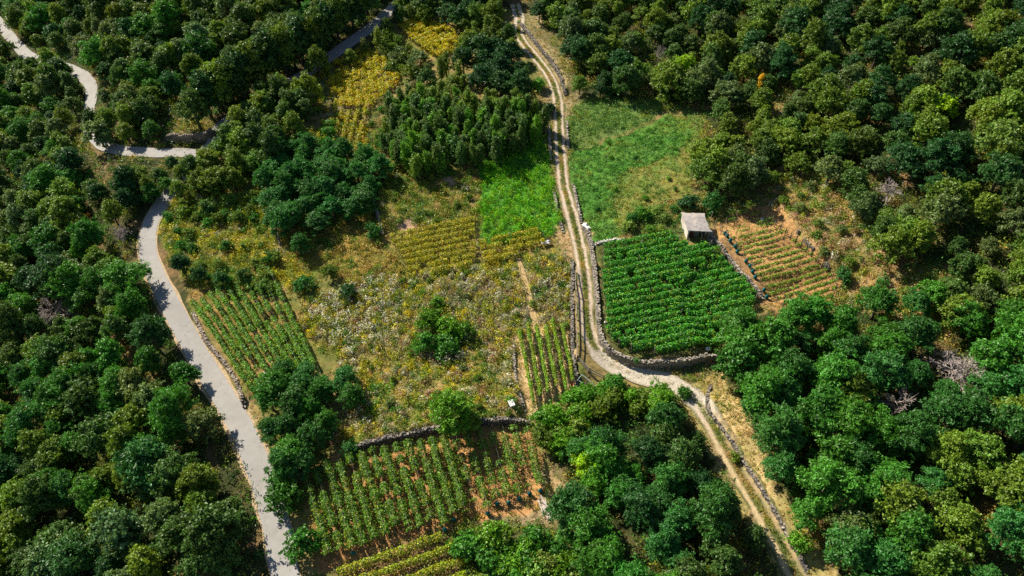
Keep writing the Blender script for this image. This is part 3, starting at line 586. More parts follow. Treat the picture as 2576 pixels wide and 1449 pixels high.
forest([(935, 85), (1010, 80), (1085, 150), (1050, 215), (985, 190), (955, 130)], 2.8, [('bush:olive', 2), ('bush:grey', 2), ('bush:brown', 1)], "scrubby bushes between the two golden plots", (.6, 1.1), seed=22, frac=.1)
forest([(930, 290), (965, 265), (975, 400), (1000, 430), (940, 400)], 2.4, [('bush:mid', 2), ('bush:leaf', 1)], "bushes along the poplar thicket's edge", (.3, .6), seed=23, frac=.1)
_sd = np.argsort(BQ[:, 1])[::4]; _T = nrm(np.gradient(BQ, axis=0)); _N = np.stack([-_T[:, 1], _T[:, 0]], 1)
for k in _sd:
    q = BQ[k] + _N[k] * rng.uniform(3.4, 4.4) * (1 if ((_N[k] * [-1, .6]).sum() > 0) else -1)
    if 40 < proj(np.array([*q, float(H(*q))]))[1] < 330: plant('ash', q[0], q[1], rng.uniform(1.1, 1.35), ['dusky', 'dark', 'olive'][k % 3], "tall trees shading the branch road")
# ---- single trees and bushes: photo place of the crown's middle, kind, scale, tint, label
S = [
 ((398, 440), 'oak', .52, 'dusky', "small oak right under the sunlit stretch of the hairpin"), ((345, 432), 'oak', .5, 'olive', "small olive oak below the crash rail of the hairpin"),
 ((452, 432), 'ash', .5, 'olive', "small tree hiding the road just below the hairpin"), ((375, 480), 'locust', .55, 'leaf', "leaf green tree left of the upper road bend's start"),
 ((318, 475), 'locust', .7, 'dark', "dark locust in the hollow below the hairpin"), ((418, 460), 'locust', .42, 'leaf', "bright small tree at the road where it leaves the hairpin"),
 ((505, 425), 'oak', .7, 'olive', "olive oak overhanging the road fork below the hairpin"), ((550, 372), 'oak', .62, 'olive', "olive oak at the fork of the two roads"), ((598, 335), 'oak', .66, 'dusky', "dusky oak beside the branch road's lower end"),
 ((78, 158), 'oak', .62, 'dusky', "dusky oak at the near side of the far road's first stretch"), ((142, 186), 'ash', .55, 'olive', "olive tree under the far road's middle"), ((480, 415), 'ash', .72, 'dusky', "dusky tree in front of the road fork"), ((495, 458), 'oak', .6, 'olive', "olive oak right of the road where it leaves the hairpin"), ((446, 470), 'ash', .5, 'olive', "small tree at the road's right edge above the bend"), ((432, 408), 'ash', .45, 'dark', "small dark tree at the hairpin's lower edge"),
 ((880, 140), 'ash', .5, 'olive', "olive tree between the branch road and the golden plot"), ((915, 112), 'ash', .45, 'grey', "thin grey tree by the branch road's far end"), ((948, 92), 'poplar', .8, 'olive', "slim olive poplar beyond the golden plot"), ((972, 60), 'ash', .55, 'dusky', "dusky tree where the branch road leaves the picture"), ((820, 165), 'ash', .45, 'olive', "small tree left of the golden plot"), ((1003, 30), 'ash', .6, 'dark', "dark tree at the branch road's upper end"),
 ((118, 168), 'oak', .62, 'olive', "olive oak hiding the far road between its two sunlit stretches"), ((166, 178), 'oak', .5, 'olive', "small oak beside the far road's curve"), ((262, 240), 'ash', .55, 'grey', "grey-green tree right of the far road's curve"),
 ((228, 300), 'ash', .75, 'dusky', "dusky tree over the road between hairpin and far stretch"), ((262, 345), 'oak', .6, 'grey', "grey oak in front of the hairpin's outer end"), ((10, 120), 'oak', .8, 'dusky', "dusky oak below the far road's first stretch"), ((655, 262), 'ash', .7, 'olive', "olive tree halfway along the branch road"),
 ((545, 190), 'locust', 1.0, 'lime', "big lime green tree alight in the sun above the hairpin"),
 ((1722, 165), 'oak', .85, 'lime', "yellow-green oak at the lower edge of the hillside wood above the bramble meadow"),
 ((2375, 265), 'oak', .75, 'lime', "bright yellow-green tree deep in the hillside wood"),
 ((2300, 290), 'oak', .55, 'mid', "small yellow-green tree just left of the bright one in the hillside wood"),
 ((2525, 350), 'oak', 1.15, 'pale', "large pale green tree at the right edge of the hillside wood"),
 ((1914, 205), 'poplar', .62, 'yellow', "small golden yellow tree at a gap in the hillside wood"),
 ((435, 130), 'poplar', 1.0, 'lime', "tall yellow-green tree in the wood above the hairpin"),
 ((255, 110), 'oak', .8, 'mid', "yellowish green tree beyond the sunlit far road"),
 ((450, 660), 'locust', .55, 'dark', "dark round tree at the roadside above the vineyard by the road"),
 ((500, 690), 'locust', .42, 'dark', "small dark tree next to the dark round roadside tree"),
 ((555, 700), 'locust', .45, 'blue', "spreading blue-green tree at the head of the vineyard by the road"),
 ((610, 690), 'oak', .42, 'dusky', "dusky tree overhanging the vineyard's top end"),
 ((752, 610), 'locust', .55, 'deep', "round deep green tree alone on the dry slope"),
 ((762, 712), 'bush', .95, 'blue', "upright blue-green bush beside the top corner of the vineyard"),
 ((675, 648), 'bush', .8, 'leaf', "small green bush above the vineyard rows"),
 ((830, 682), 'oak', .42, 'olive', "thin olive tree with visible branches over the white flowers"),
 ((875, 730), 'bush', .9, 'dark', "dark bush among the white flowers"),
 ((938, 582), 'bush', .95, 'deep', "dark bush below the field wall"),
 ((518, 520), 'bush', 1.15, 'dusky', "big dusky bush in the yellow roadside scrub"),
 ((462, 510), 'bush', .8, 'olive', "olive bush at the road's edge near the upper bend"),
 ((1080, 800), 'bush', 1.25, 'mid', "tallest green bush of the clump in the weedy field"),
 ((1125, 820), 'bush', 1.2, 'mid', "green bush at the far right of the clump in the weedy field"),
 ((1070, 860), 'bush', 1.2, 'leaf', "green bush at the near left of the clump in the weedy field"),
 ((1125, 865), 'bush', 1.15, 'leaf', "green bush at the near right of the clump in the weedy field"),
 ((1165, 830), 'bush', 1.0, 'mid', "low green bush at the right end of the clump"),
 ((1100, 760), 'bush', .7, 'mid', "small green bush at the far end of the clump"),
 ((1132, 1028), 'locust', .85, 'lime' if False else 'mid', "light green tree standing over the stone wall of the lower vineyard"),
 ((1175, 1050), 'oak', .6, 'olive', "smaller olive tree leaning over the stone wall"),
 ((880, 1130), 'bush', .85, 'blue', "round green bush at the left end of the lower stone wall"),
 ((715, 1245), 'bush', 1.4, 'leaf', "yellowish green roadside bush beside the lower vineyard"),
 ((760, 1365), 'bush', 1.35, 'leaf', "leafy bush between the road and the lower vineyard's near corner"),
 ((700, 1200), 'bush', 1.1, 'blue', "blue-green bush hanging over the road edge"),
 ((1590, 546), 'bush', .65, 'deep', "small dark bush in the meadow behind the dense vineyard"),
 ((1795, 505), 'bush', 1.2, 'blue', "bluish shrub just behind the hut"),
 ((1735, 505), 'bush', 1.0, 'dark', "dark shrub behind the hut's left corner"),
 ((1545, 215), 'bush', 1.2, 'dark', "dark shrub at the meadow's far edge"),
 ((1675, 232), 'bush', .9, 'dusky', "dusky shrub on the dry patch beyond the meadow"),
 ((1355, 210), 'bush', .9, 'mid', "green bush left of the dirt track near its shaded stretch"),
 ((1380, 270), 'bush', .8, 'dark', "dark bush hugging the left rut of the track"),
 ((1720, 985), 'bush', .6, 'leaf', "small bush where the gravel track bends"),
 ((1545, 965), 'bush', 1.1, 'leaf', "vine-covered bush at the end of the wooden fence"),
 ((1480, 1165), 'locust', .6, 'lime', "bright lime green tree among the trees below the curved track"),
 ((1500, 1215), 'locust', .5, 'mid', "yellowish green tree next to the bright lime one"),
 ((1665, 1010), 'locust', .62, 'mid', "ivy-clad tree standing tall at the track bend"),
 ((2145, 1330), 'oak', .85, 'grey', "silvery grey-green tree beside the lower path"),
 ((2010, 1360), 'bush', .8, 'mid', "bright bush at the lower end of the path wall"),
 ((1850, 1150), 'bush', .45, 'olive', "small bush on the straw bank above the path wall"),
 ((245, 330), 'oak', .95, 'grey', "grey-green tree overhanging the hairpin's outer bend"),
 ((325, 275), 'oak', .95, 'olive', "broad olive tree on the inside of the hairpin"),
 ((1940, 445), 'bush', .9, 'olive', "olive bush at the top of the dry hillside"),
 ((2015, 520), 'bush', .6, 'grey', "grey bush on the dry hillside above the rubble wall"),
 ((2060, 560), 'bush', .5, 'pale', "pale bush halfway down the dry hillside"),
 ((2125, 690), 'bush', .8, 'blue', "green bush at the young vineyard's lower right corner"),
 ((210, 552), 'bush', .9, 'rust', "rusty brown shrub in the wood left of the road"),
 ((1370, 1100), 'bush', 1.1, 'olive', "tall weedy bush at the right end of the lower stone wall"),
 ((1455, 1075), 'bush', .95, 'pale', "pale tangled bush below the six-row vineyard"),
 ((1600, 905), 'bush', .35, 'leaf', "tiny green plant at the foot of the curved wall"),
]
for c, kind, s, tint, lab in S:
    hc = PROTO[kind][0][3] * s * .62; P = base_from_px(c, hc); plant(kind, P[0], P[1], s, tint, "single trees and bushes", lab)
# dead trees
for c, sd_, Hh, lab, sx in [((2400, 905), 3, 6.5, "big grey leafless shrub with a dense twiggy crown in the hillside wood", 1.35), ((127, 775), 5, 6.0, "bare brown tree among the oaks left of the road", 1.15),
                         ((2240, 470), 8, 5.5, "fallen grey branches tangled in the hillside wood", 1.3), ((1659, 130), 11, 7.0, "thin bare conifer skeleton in front of the far wood", .5), ((297, 575), 13, 6.0, "gnarled half bare tree beside the upper road bend", 1.0),
                         ((2290, 1000), 17, 6.0, "sprawling dead branches poking out of the wood right of the path", 1.0), ((2150, 215), 19, 6.0, "pale dead twigs in the wood right of the yellow tree", 1.1), ((1990, 985), 23, 5.0, "bare vine-hung trunk at the near edge of the wood", .9)]:
    P = base_from_px(c, Hh * .6); e = bpy.data.objects.new("dead_tree", None); COL.objects.link(e); e.location = P; e.scale = (sx, sx, 1); tag(e, lab, "dead tree", "dead trees")
    link("branches", dead_mesh(sd_, 3, Hh, 6 if sd_ in (3, 5) else 5, 5 if sd_ == 3 else 4, .13, .62 if sd_ != 11 else .45), e)
print("TREES", len(TREES))
# ------------------------------------------------------------------ tufts: ground cover that nobody could count
PAL = dict(
 dry=[(.50, .36, .08), (.40, .28, .06), (.58, .45, .15), (.32, .26, .045)], yellow=[(.58, .53, .02), (.44, .48, .02), (.68, .54, .03), (.32, .40, .025)],
 olive=[(.20, .28, .025), (.29, .35, .03), (.13, .22, .025), (.36, .38, .04)], green=[(.08, .25, .02), (.12, .31, .025), (.06, .19, .025)],
 bright=[(.13, .46, .008), (.22, .56, .010), (.09, .34, .012), (.32, .55, .02)], bramble=[(.14, .28, .05), (.20, .36, .07), (.09, .21, .03)],
 grass=[(.07, .27, .03), (.10, .32, .035), (.06, .21, .03), (.16, .32, .04)], grey=[(.46, .46, .32), (.60, .59, .46), (.34, .37, .20)], pink=[(.50, .30, .19), (.40, .25, .15)],
 white=[(.84, .84, .82), (.78, .78, .74)], straw=[(.72, .52, .22), (.60, .42, .16), (.74, .60, .34)], dark=[(.035, .08, .02), (.055, .11, .025)], gold=[(.72, .60, .02), (.34, .42, .02), (.60, .56, .02), (.72, .46, .02), (.24, .34, .025)])
def tufts(name, polys, dens, mix, r=(.25, .5), h=(.3, .7), nl=14, ls=.2, asp=.5, seed=0, patch=2.2, up=.6, avoid=1.7, thin=0.0, label=None, cut=None):
    """mix: list of (palette name, weight); patches of each follow noise"""
    g = np.random.default_rng(seed); Ps = []
    for poly in polys:
        poly = ZW[poly] if isinstance(poly, str) else WP(poly)
        lo, hi = poly.min(0), poly.max(0); n = int((hi - lo).prod() * dens); P = lo + g.random((n, 2)) * (hi - lo)
        qq = P + np.stack([fbm(P[:, 0] / 1.7, P[:, 1] / 1.7, 40) - .5, fbm(P[:, 0] / 1.7, P[:, 1] / 1.7, 60) - .5], -1) * 3.0; Ps.append(P[inpoly(qq, poly)])
    P = np.concatenate(Ps)
    dt = dist_poly(P[:, 0], P[:, 1], TQ[::5]); dr = np.minimum(dist_poly(P[:, 0], P[:, 1], RQ[::4])[0], dist_poly(P[:, 0], P[:, 1], BQ[::4])[0])
    ok = (dt[0] > avoid) & (dr > 1.8) & (dist_poly(P[:, 0], P[:, 1], FQ[::3])[0] > .65)
    if thin: ok &= vnoise(P[:, 0] / patch, P[:, 1] / patch, 99 + seed) > thin
    for _b in ('bare_a', 'bare_b', 'bare_c'): ok &= ~inpoly(P, ZW[_b])
    P = P[ok]; n = len(P)
    nz = np.clip((fbm(P[:, 0] / patch, P[:, 1] / patch, seed + 7, 3) - .5) * 1.9 + .5 + g.normal(0, .16, n), 0, .999)
    wts = np.array([w_ for _, w_ in mix], float); which = np.searchsorted(np.cumsum(wts) / wts.sum(), nz).clip(0, len(mix) - 1)
    col = np.zeros((n, 3))
    for i, (pn, _) in enumerate(mix):
        pal = np.array(PAL[pn]); m = which == i; col[m] = pal[g.integers(len(pal), size=m.sum())]
    col *= g.uniform(.8, 1.2, (n, 1))
    rr = g.uniform(*r, n); hh = g.uniform(*h, n) * (.6 + .8 * vnoise(P[:, 0] / 1.6, P[:, 1] / 1.6, seed + 3))
    d = nrm(g.normal(0, 1, (n, nl, 3))); d[..., 2] = np.abs(d[..., 2]); q_ = g.uniform(.55, 1.15, (n, nl)); zz = d[..., 2] * q_
    C = np.stack([P[:, None, 0] + d[..., 0] * q_ * rr[:, None], P[:, None, 1] + d[..., 1] * q_ * rr[:, None], zz * hh[:, None]], -1)
    C[..., 2] += H(C[..., 0], C[..., 1])
    Nb = nrm(np.stack([d[..., 0], d[..., 1], np.full((n, nl), up)], -1)).reshape(-1, 3); C = C.reshape(-1, 3); N_ = len(C)
    V = leafquads(C, Nb, ls * g.uniform(.7, 1.4, N_), ls * asp * g.uniform(.7, 1.3, N_), .8, g)
    cc = np.repeat(col, nl, 0); tone = g.uniform(0, 1, N_)
    o = link(name, make_mesh(name, V, quadidx(N_), M_VEG, {"tone": ('FLOAT', 'FACE', tone), "col": ('FLOAT_COLOR', 'FACE', np.c_[cc, np.ones(N_)])}), kind='stuff')
    o['label'] = label; o['category'] = name.replace('_', ' ')
    return o
tufts("scrub", ["roadside"], 2.0, [('green', 1), ('olive', 2), ('yellow', 2.4), ('dry', 1.6), ('grey', .4)], (.35, .8), (.4, 1.3), 30, .22, seed=1, label="yellow and olive scrub between the road bend and the dry slope")
tufts("dry_grass", ["dry_mid"], 2.4, [('dry', 2.6), ('olive', 2.4), ('green', .6)], (.3, .65), (.25, .8), 24, .2, seed=2, label="brown and olive dry growth on the slope below the field wall")
tufts("scrub", ["brown_field"], 2.4, [('green', 1.2), ('olive', 3), ('dry', 1.3), ('pink', .3)], (.35, .7), (.25, .9), 26, .22, seed=3, thin=.1, label="olive and brown scrub of the fallow field above the yellow vines")
tufts("meadow_grass", ["meadow"], 3.2, [('grass', .6), ('bright', 6), ('olive', .25), ('bright', 3)], (.3, .6), (.6, 1.3), 24, .36, .25, seed=4, up=.1, patch=4, label="tall bright green reeds of the meadow left of the track")
tufts("brambles", ["bramble_meadow"], 2.4, [('bramble', 3), ('grass', 1), ('olive', 1)], (.4, .8), (.3, 1.0), 24, .24, seed=5, patch=1.6, label="pale green brambles at the top of the meadow right of the track")
tufts("meadow_grass", ["green_meadow"], 3.4, [('grass', 4), ('bramble', 1.5), ('olive', 1.2)], (.35, .6), (.25, .6), 20, .22, seed=6, patch=3, label="dark green meadow growth right of the track")
tufts("dry_grass", ["dry_meadow"], 3, [('bramble', 1.4), ('olive', 2.2), ('dry', 1.1), ('straw', .2)], (.3, .6), (.2, .5), 18, .2, seed=7, label="olive and straw grass on the right side of the meadow")
tufts("scrub", ["hut_scrub"], 3, [('bramble', 2), ('green', 2), ('olive', 1), ('dry', .6)], (.3, .7), (.3, 1.0), 18, .22, seed=8, label="green and olive scrub between the meadow and the hut")
tufts("weeds", ["abandoned"], 3.1, [('green', 1.2), ('olive', 2), ('yellow', 1.9), ('grey', 1.5), ('dry', 1.2), ('pink', .3)], (.3, .7), (.3, 1.2), 28, .22, seed=9, patch=1.3, thin=.16, label="mixed yellow, grey and green weeds over the abandoned vineyard", cut=None)
tufts("weeds", ["grey_scrub"], 1.4, [('grey', 3), ('yellow', 1.4), ('grey', 1)], (.35, .7), (.5, 1.2), 30, .2, .6, seed=10, patch=1.1, thin=.32, label="pale grey wormwood and yellow weeds above the six-row vineyard")
tufts("white_flowers", ["flowers"], 2.3, [('white', 1.4), ('yellow', 2.2), ('white', 1.2), ('olive', 1.2), ('white', .9)], (.3, .65), (.6, 1.3), 26, .19, .8, seed=11, patch=.9, label="white flowering weeds beside the vineyard by the road")
tufts("grass", ["left_vines"], 2.6, [('olive', 2), ('green', 1), ('dry', 1.2)], (.2, .45), (.05, .25), 10, .18, seed=12, thin=.3, label="thin grass between the rows of the vineyard by the road")
tufts("grass", ["yellow_mid", "yellow_mid2"], 1.8, [('yellow', 1), ('dry', 1.4), ('olive', 2)], (.25, .5), (.15, .5), 12, .18, seed=13, label="dry grass under the yellow vine rows in the middle")
tufts("straw", ["six_rows"], 7, [('straw', 3), ('dry', .6)], (.2, .4), (.02, .12), 6, .17, .35, seed=14, avoid=1.9, label="straw mulch on the six-row vineyard")
tufts("grass", ["dense_vines"], 1.6, [('olive', 2), ('dry', 1), ('green', 1)], (.2, .5), (.05, .3), 10, .18, seed=15, label="grass under the dense green vineyard")
tufts("straw", ["young_vines"], 3, [('straw', 1.2), ('dry', 3), ('dry', 1), ('olive', .4)], (.2, .4), (.02, .12), 7, .16, .4, seed=16, label="cut dry grass on the young vineyard")
tufts("scrub", ["hillside"], 2.4, [('olive', 2), ('dry', 2.2), ('pink', 1), ('bramble', .8), ('grey', .3)], (.35, .7), (.2, .9), 24, .22, seed=17, thin=.12, label="brown and olive scrub on the dry hillside above the young vineyard")
tufts("grass", ["lower_vines"], 1.2, [('straw', 1.0), ('dry', 1.2), ('olive', 1.4), ('green', .5)], (.2, .45), (.03, .25), 10, .17, seed=18, thin=.38, label="patchy grass on the red soil of the lower vineyard")
tufts("grass", ["bottom_vines", "bottom_bank"], 2.4, [('dry', 2), ('olive', 2), ('pink', .5)], (.25, .5), (.1, .45), 12, .19, seed=19, label="dry weeds below the lower vineyard")
tufts("brambles", ["bramble_bank"], 2.6, [('bramble', 2), ('olive', 2), ('green', 1), ('yellow', .5)], (.4, .7), (.3, 1.1), 20, .22, seed=20, label="tangled brambles on the bank below the lower vineyard")
tufts("dry_grass", ["path_side"], 4, [('straw', 2), ('dry', 2), ('olive', 1.1), ('yellow', .5)], (.2, .45), (.08, .45), 12, .2, .35, seed=21, avoid=1.3, patch=1.6, label="straw coloured grass along the lower path")
tufts("weeds", ["under_wall"], 3.2, [('olive', 2), ('dry', 1), ('green', 1), ('grey', .4)], (.3, .55), (.2, .7), 18, .19, seed=22, avoid=1.8, label="weeds between the gravel track and the curved wall")
tufts("weeds", ["dry_strip", "weedy_strip", "hairpin_bank"], 2.6, [('dry', 2), ('green', 1.2), ('grey', .7), ('olive', 1.5), ('bramble', 1)], (.3, .6), (.2, .8), 16, .22, seed=23, label="dry weeds round the upper yellow vines")
tufts("dry_grass", ["track_top", "track_clearing", "road_verge", "wood_gap"], 2.8, [('dry', 2), ('olive', 1.4), ('straw', .8), ('green', .5)], (.2, .45), (.05, .35), 11, .19, seed=24, avoid=1.4, label="dry grass beside the upper dirt track")
tufts("grass", [[(1452, 700), (1478, 700), (1492, 690), (1503, 850), (1530, 890), (1520, 900), (1488, 850), (1486, 760)]], 6, [('grass', 3), ('green', 2)], (.2, .35), (.15, .4), 14, .18, seed=25, avoid=1.35, label="green verge between the track and the curved stone wall")
tufts("weeds", [[(1380, 300), (1400, 300), (1402, 480), (1425, 560), (1400, 570), (1380, 400)], [(1415, 300), (1432, 300), (1440, 470), (1462, 560), (1448, 560), (1424, 470)]], 4, [('olive', 3), ('green', 2), ('dry', 1)], (.2, .4), (.1, .45), 12, .2, seed=26, avoid=1.2, label="weeds along both edges of the straight dirt track")
tufts("dry_grass", [[(400, 520), (640, 440), (760, 300), (860, 200), (960, 230), (980, 420), (1410, 560), (1440, 660), (1440, 960), (1400, 1290), (1150, 1330), (780, 1440), (670, 1160), (600, 960), (480, 770), (395, 600)]], 1.5, [('olive', 3), ('green', 1), ('dry', 2), ('yellow', .6)], (.25, .5), (.1, .4), 14, .2, seed=28, avoid=1.5, thin=.25, label="thin grass filling the gaps between the plots left of the track")
tufts("dry_grass", [[(1690, 950), (1800, 900), (1790, 850), (1850, 800), (1930, 760), (2110, 740), (2150, 800), (1900, 900), (1900, 1100), (1850, 1100)], [(1540, 620), (1560, 580), (1760, 470), (1930, 430), (2000, 500), (1930, 520), (1800, 560)]], 2.2, [('olive', 2), ('dry', 2), ('straw', .5)], (.25, .5), (.1, .4), 14, .2, seed=29, avoid=1.5, label="thin dry grass round the stone hut and its vineyards")
tufts("weeds", [[(1000, 735), (1030, 760), (1018, 830), (960, 870), (880, 905), (868, 885), (940, 850), (995, 810)]], 5, [('grey', 3), ('dry', .5)], (.3, .55), (.4, .9), 30, .22, .5, seed=30, label="pale grey plume of seeding weeds along the old terrace edge")
big = [("abandoned", [('green', .8), ('grey', 2.2), ('yellow', 1.6), ('grey', 1.2), ('pink', .5)], .34, 41, "larger pale and yellow weed clumps of the abandoned vineyard"), ("roadside", [('yellow', 2), ('olive', 1.5), ('green', 1.2), ('grey', .4)], .35, 42, "larger weed clumps of the roadside scrub"),
       ("brown_field", [('green', 1), ('olive', 2), ('grey', .4), ('dry', .8)], .3, 43, "larger weed clumps of the fallow field"), ("hillside", [('olive', 2), ('bramble', 1), ('pink', 1.2), ('grey', .6)], .35, 44, "larger brown and olive clumps of the dry hillside"),
       ("dry_mid", [('olive', 2), ('dry', 2), ('green', .5)], .3, 45, "larger weed clumps on the dry slope")]
for zn, mx, dn, sdd, lb in big: tufts("weeds", [zn], dn, mx, (.5, 1.0), (.6, 1.3), 80, .26, .6, seed=sdd, patch=1.2, label=lb)
tufts("weeds", ["mid_yellow", "low_yellow", "upper_yellow", "dry_strip"], .5, [('gold', 2), ('yellow', 1.5), ('green', 1), ('gold', 1.5)], (.4, .9), (.6, 1.3), 50, .28, .7, seed=46, patch=1.6, label="golden overgrown growth spilling between the upper vine rows")
woods = [[(-220, 600), (330, 540), (350, 640), (440, 900), (600, 1120), (650, 1280), (690, 1600), (-220, 1600)], [(-260, -100), (1010, -100), (940, 50), (640, 240), (500, 330), (430, 470), (330, 550), (-260, 610)],
         [(1335, -100), (1420, 200), (1760, 280), (1750, 480), (1930, 430), (2350, 730), (2100, 740), (1830, 850), (1930, 1180), (2130, 1600), (2800, 1600), (2800, -100)], [(1340, 1020), (1700, 960), (1860, 1260), (2000, 1560), (1480, 1560), (1400, 1200)], [(650, 350), (1400, 230), (1330, 360), (1000, 430), (900, 560), (690, 590), (430, 460)]]
tufts("undergrowth", woods, 1.0, [('green', 1.5), ('dark', 1.5), ('olive', 2.5), ('dry', .9)], (.6, 1.2), (.4, 1.6), 24, .32, seed=27, patch=4, avoid=2.4, label="undergrowth on the floor of the woods")
# grass spine of the track
Tm = TQ[::1]; k = rng.integers(0, len(Tm), 2600); off = rng.normal(0, .22, 2600); T_ = nrm(np.gradient(Tm, axis=0)); Nn = np.stack([T_[:, 1], -T_[:, 0]], 1)
P = Tm[k] + Nn[k] * off[:, None]; pp = proj(np.c_[P, H(P[:, 0], P[:, 1])]); keep = (pp[:, 1] < 880) | (pp[:, 1] > 1000) | (rng.random(2600) < .12); P = P[keep]; n = len(P)
C = np.repeat(P, 8, 0) + rng.normal(0, .12, (n * 8, 2)); C = np.c_[C, H(C[:, 0], C[:, 1]) + .07 + rng.random(n * 8) * .18]
cl = np.array(PAL['olive'] + PAL['dry'][:2]); cc = np.repeat(cl[(vnoise(P[:, 0] / 2, P[:, 1] / 2, 8) * 5.99).astype(int)], 8, 0)
o = link("grass", make_mesh("grass", leafquads(C, np.tile([0, 0, .5], (n * 8, 1)), .17, .07), quadidx(n * 8), M_VEG, {"tone": ('FLOAT', 'FACE', rng.random(n * 8)), "col": ('FLOAT_COLOR', 'FACE', np.c_[cc, np.ones(n * 8)])}), kind='stuff')
o['label'] = "grass spine between the two ruts of the dirt track"; o['category'] = "grass"
# ------------------------------------------------------------------ vine rows
VP = dict(green=[(.12, .32, .018), (.22, .44, .018), (.07, .22, .022), (.32, .46, .03)], dense=[(.06, .31, .025), (.11, .40, .022), (.035, .20, .03), (.26, .46, .02)], lime=[(.19, .38, .018), (.28, .46, .018), (.12, .28, .02), (.48, .46, .03)],
          lower=[(.10, .25, .02), (.19, .34, .018), (.06, .17, .022), (.32, .38, .025)], yell=[(.40, .44, .02), (.56, .48, .025), (.20, .28, .025), (.62, .46, .03)], gold=PAL['gold'], limey=[(.34, .45, .012), (.24, .34, .018), (.46, .45, .02), (.12, .19, .02)])
def vine_row(A, B, hgt, wid, dens, pal, gap, label, group, post_step=5, wires=False, stems=0, ls=.2, postmat=None, endbag=None):
    g = rng; A = np.array(A[:2]); B = np.array(B[:2]); d = B - A; L = math.hypot(*d); t_ = d / L; nn_ = np.array([-t_[1], t_[0]])
    n = int(L * dens); s = g.random(n) * L
    ph = g.uniform(0, 100); cov = vnoise(s / 1.1 + ph, s * 0, 1) * .6 + vnoise(s / .45 + ph, s * 0 + 5, 2) * .4
    keep = cov > gap * g.uniform(.8, 1.2, n); s = s[keep]; cov = cov[keep]; n = len(s)
    a = g.uniform(0, math.pi, n); rad = np.sqrt(g.uniform(.35, 1.1, n)) * (.65 + .7 * cov)
    shoot = g.random(n) < .06
    hv = hgt * (.55 + .45 * np.sin(a) * rad) * np.where(shoot, 1.12, 1); off = wid * .5 * np.cos(a) * rad * np.where(shoot, 1.7, 1) + (vnoise(s / 2.3 + ph, s * 0, 9) - .5) * .2
    xy = A + t_ * s[:, None] + nn_ * off[:, None]; org = np.array([*A, float(H(*A))])
    C = np.c_[xy, H(xy[:, 0], xy[:, 1]) + hv * .9] - org
    Nb = np.c_[nn_[None] * np.cos(a)[:, None], np.sin(a) + .2]
    V = leafquads(C, Nb, ls * g.uniform(.7, 1.35, n), ls * .75 * g.uniform(.7, 1.2, n), 1.0, g)
    pa = np.array(VP[pal]); ci = np.clip(vnoise(s / .9 + ph, off * 2, 4) * .7 + g.random(n) * .5 - .1, 0, .999); cc = pa[(ci * len(pa)).astype(int)] * g.uniform(.85, 1.15, (n, 1))
    e = bpy.data.objects.new("vine_row", None); COL.objects.link(e); e.location = org; tag(e, label, "vine row", group)
    link("vines", make_mesh("vines", V, quadidx(n), M_VEG, {"tone": ('FLOAT', 'FACE', g.random(n)), "col": ('FLOAT_COLOR', 'FACE', np.c_[cc, np.ones(n)])}), e)
    if post_step:
        for q in np.linspace(0, L, max(2, int(round(L / post_step)) + 1)):
            p = A + t_ * q; end = q < .1 or q > L - .1; lean = g.normal(0, .05, 2) + (t_ * (-.12 if q < .1 else .12) if end else 0)
            mb = MB(); hp = hgt * (1.08 + g.uniform(-.05, .15)); base = np.array([*p, float(H(*p)) - .2]) - org
            mb.tube([base, base + np.array([*lean * hp * .5, hp * .55]), base + np.array([*lean * hp, hp + .2])], [.06, .055, .05], 6)
            link("post", mb.mesh("post", postmat or M_WOOD), e)
    if wires:
        for f in (.97,):
            mb = MB(); qs = np.linspace(0, L, 8); pts = A + t_ * qs[:, None]; mb.tube(np.c_[pts, H(pts[:, 0], pts[:, 1]) + hgt * f] - org, .005, 3); link("wire", mb.mesh("wire", M_WIRE), e)
    if stems:
        mb = MB()
        for q in np.arange(.4, L - .2, stems):
            p = A + t_ * (q + g.normal(0, .06)); b0 = np.array([*p, float(H(*p)) - .1]) - org; mb.tube([b0, b0 + [g.normal(0, .06), g.normal(0, .06), hgt * .4], b0 + [g.normal(0, .1), g.normal(0, .1), hgt * .75]], [.045, .035, .025], 4)
        link("stem", mb.mesh("stem", M_DARKWOOD), e)
    if endbag: net_bag(endbag[0], endbag[1], endbag[2] if len(endbag) > 2 else .6)
    return e
ORD = ["first", "second", "third", "fourth", "fifth", "sixth", "seventh", "eighth", "ninth", "tenth", "eleventh", "twelfth", "thirteenth", "fourteenth", "fifteenth", "sixteenth", "seventeenth", "eighteenth", "nineteenth", "twentieth", "twenty-first", "twenty-second", "twenty-third", "twenty-fourth", "twenty-fifth", "twenty-sixth"]
def net_bag(p, label, z=.6):
    g = rng; p = np.asarray(p, float); mb = MB(); prof = [(0, -.42), (.14, -.38), (.24, -.18), (.26, .05), (.2, .25), (.1, .38), (0, .44)]
    V = []; m = 8
    for r, zz in prof:
        for j in range(m): a = j * 2 * math.pi / m; rr = r * (1 + g.normal(0, .12)); V.append([rr * math.cos(a) * 1.25, rr * math.sin(a), zz])
    F = [[i * m + j, i * m + (j + 1) % m, (i + 1) * m + (j + 1) % m, (i + 1) * m + j] for i in range(len(prof) - 1) for j in range(m)]
    mb.add(V, F); o = link("net_bundle", mb.mesh("net_bundle", M_TEAL, True), loc=(p[0], p[1], float(H(p[0], p[1])) + z)); tag(o, label, "rolled net", "teal rolled nets at the vine row ends")
def quad_rows(A0, A1, B0, B1, n, fn):
    c = G([A0, A1, B0, B1])[:, :2]
    for i in range(n):
        f = i / (n - 1); a = lerp(c[0], c[1], f) ; b = lerp(c[2], c[3], f); j = rng.normal(0, .35, 2); d = nrm(b - a); fn(i, a + d * j[0], b + d * j[1])
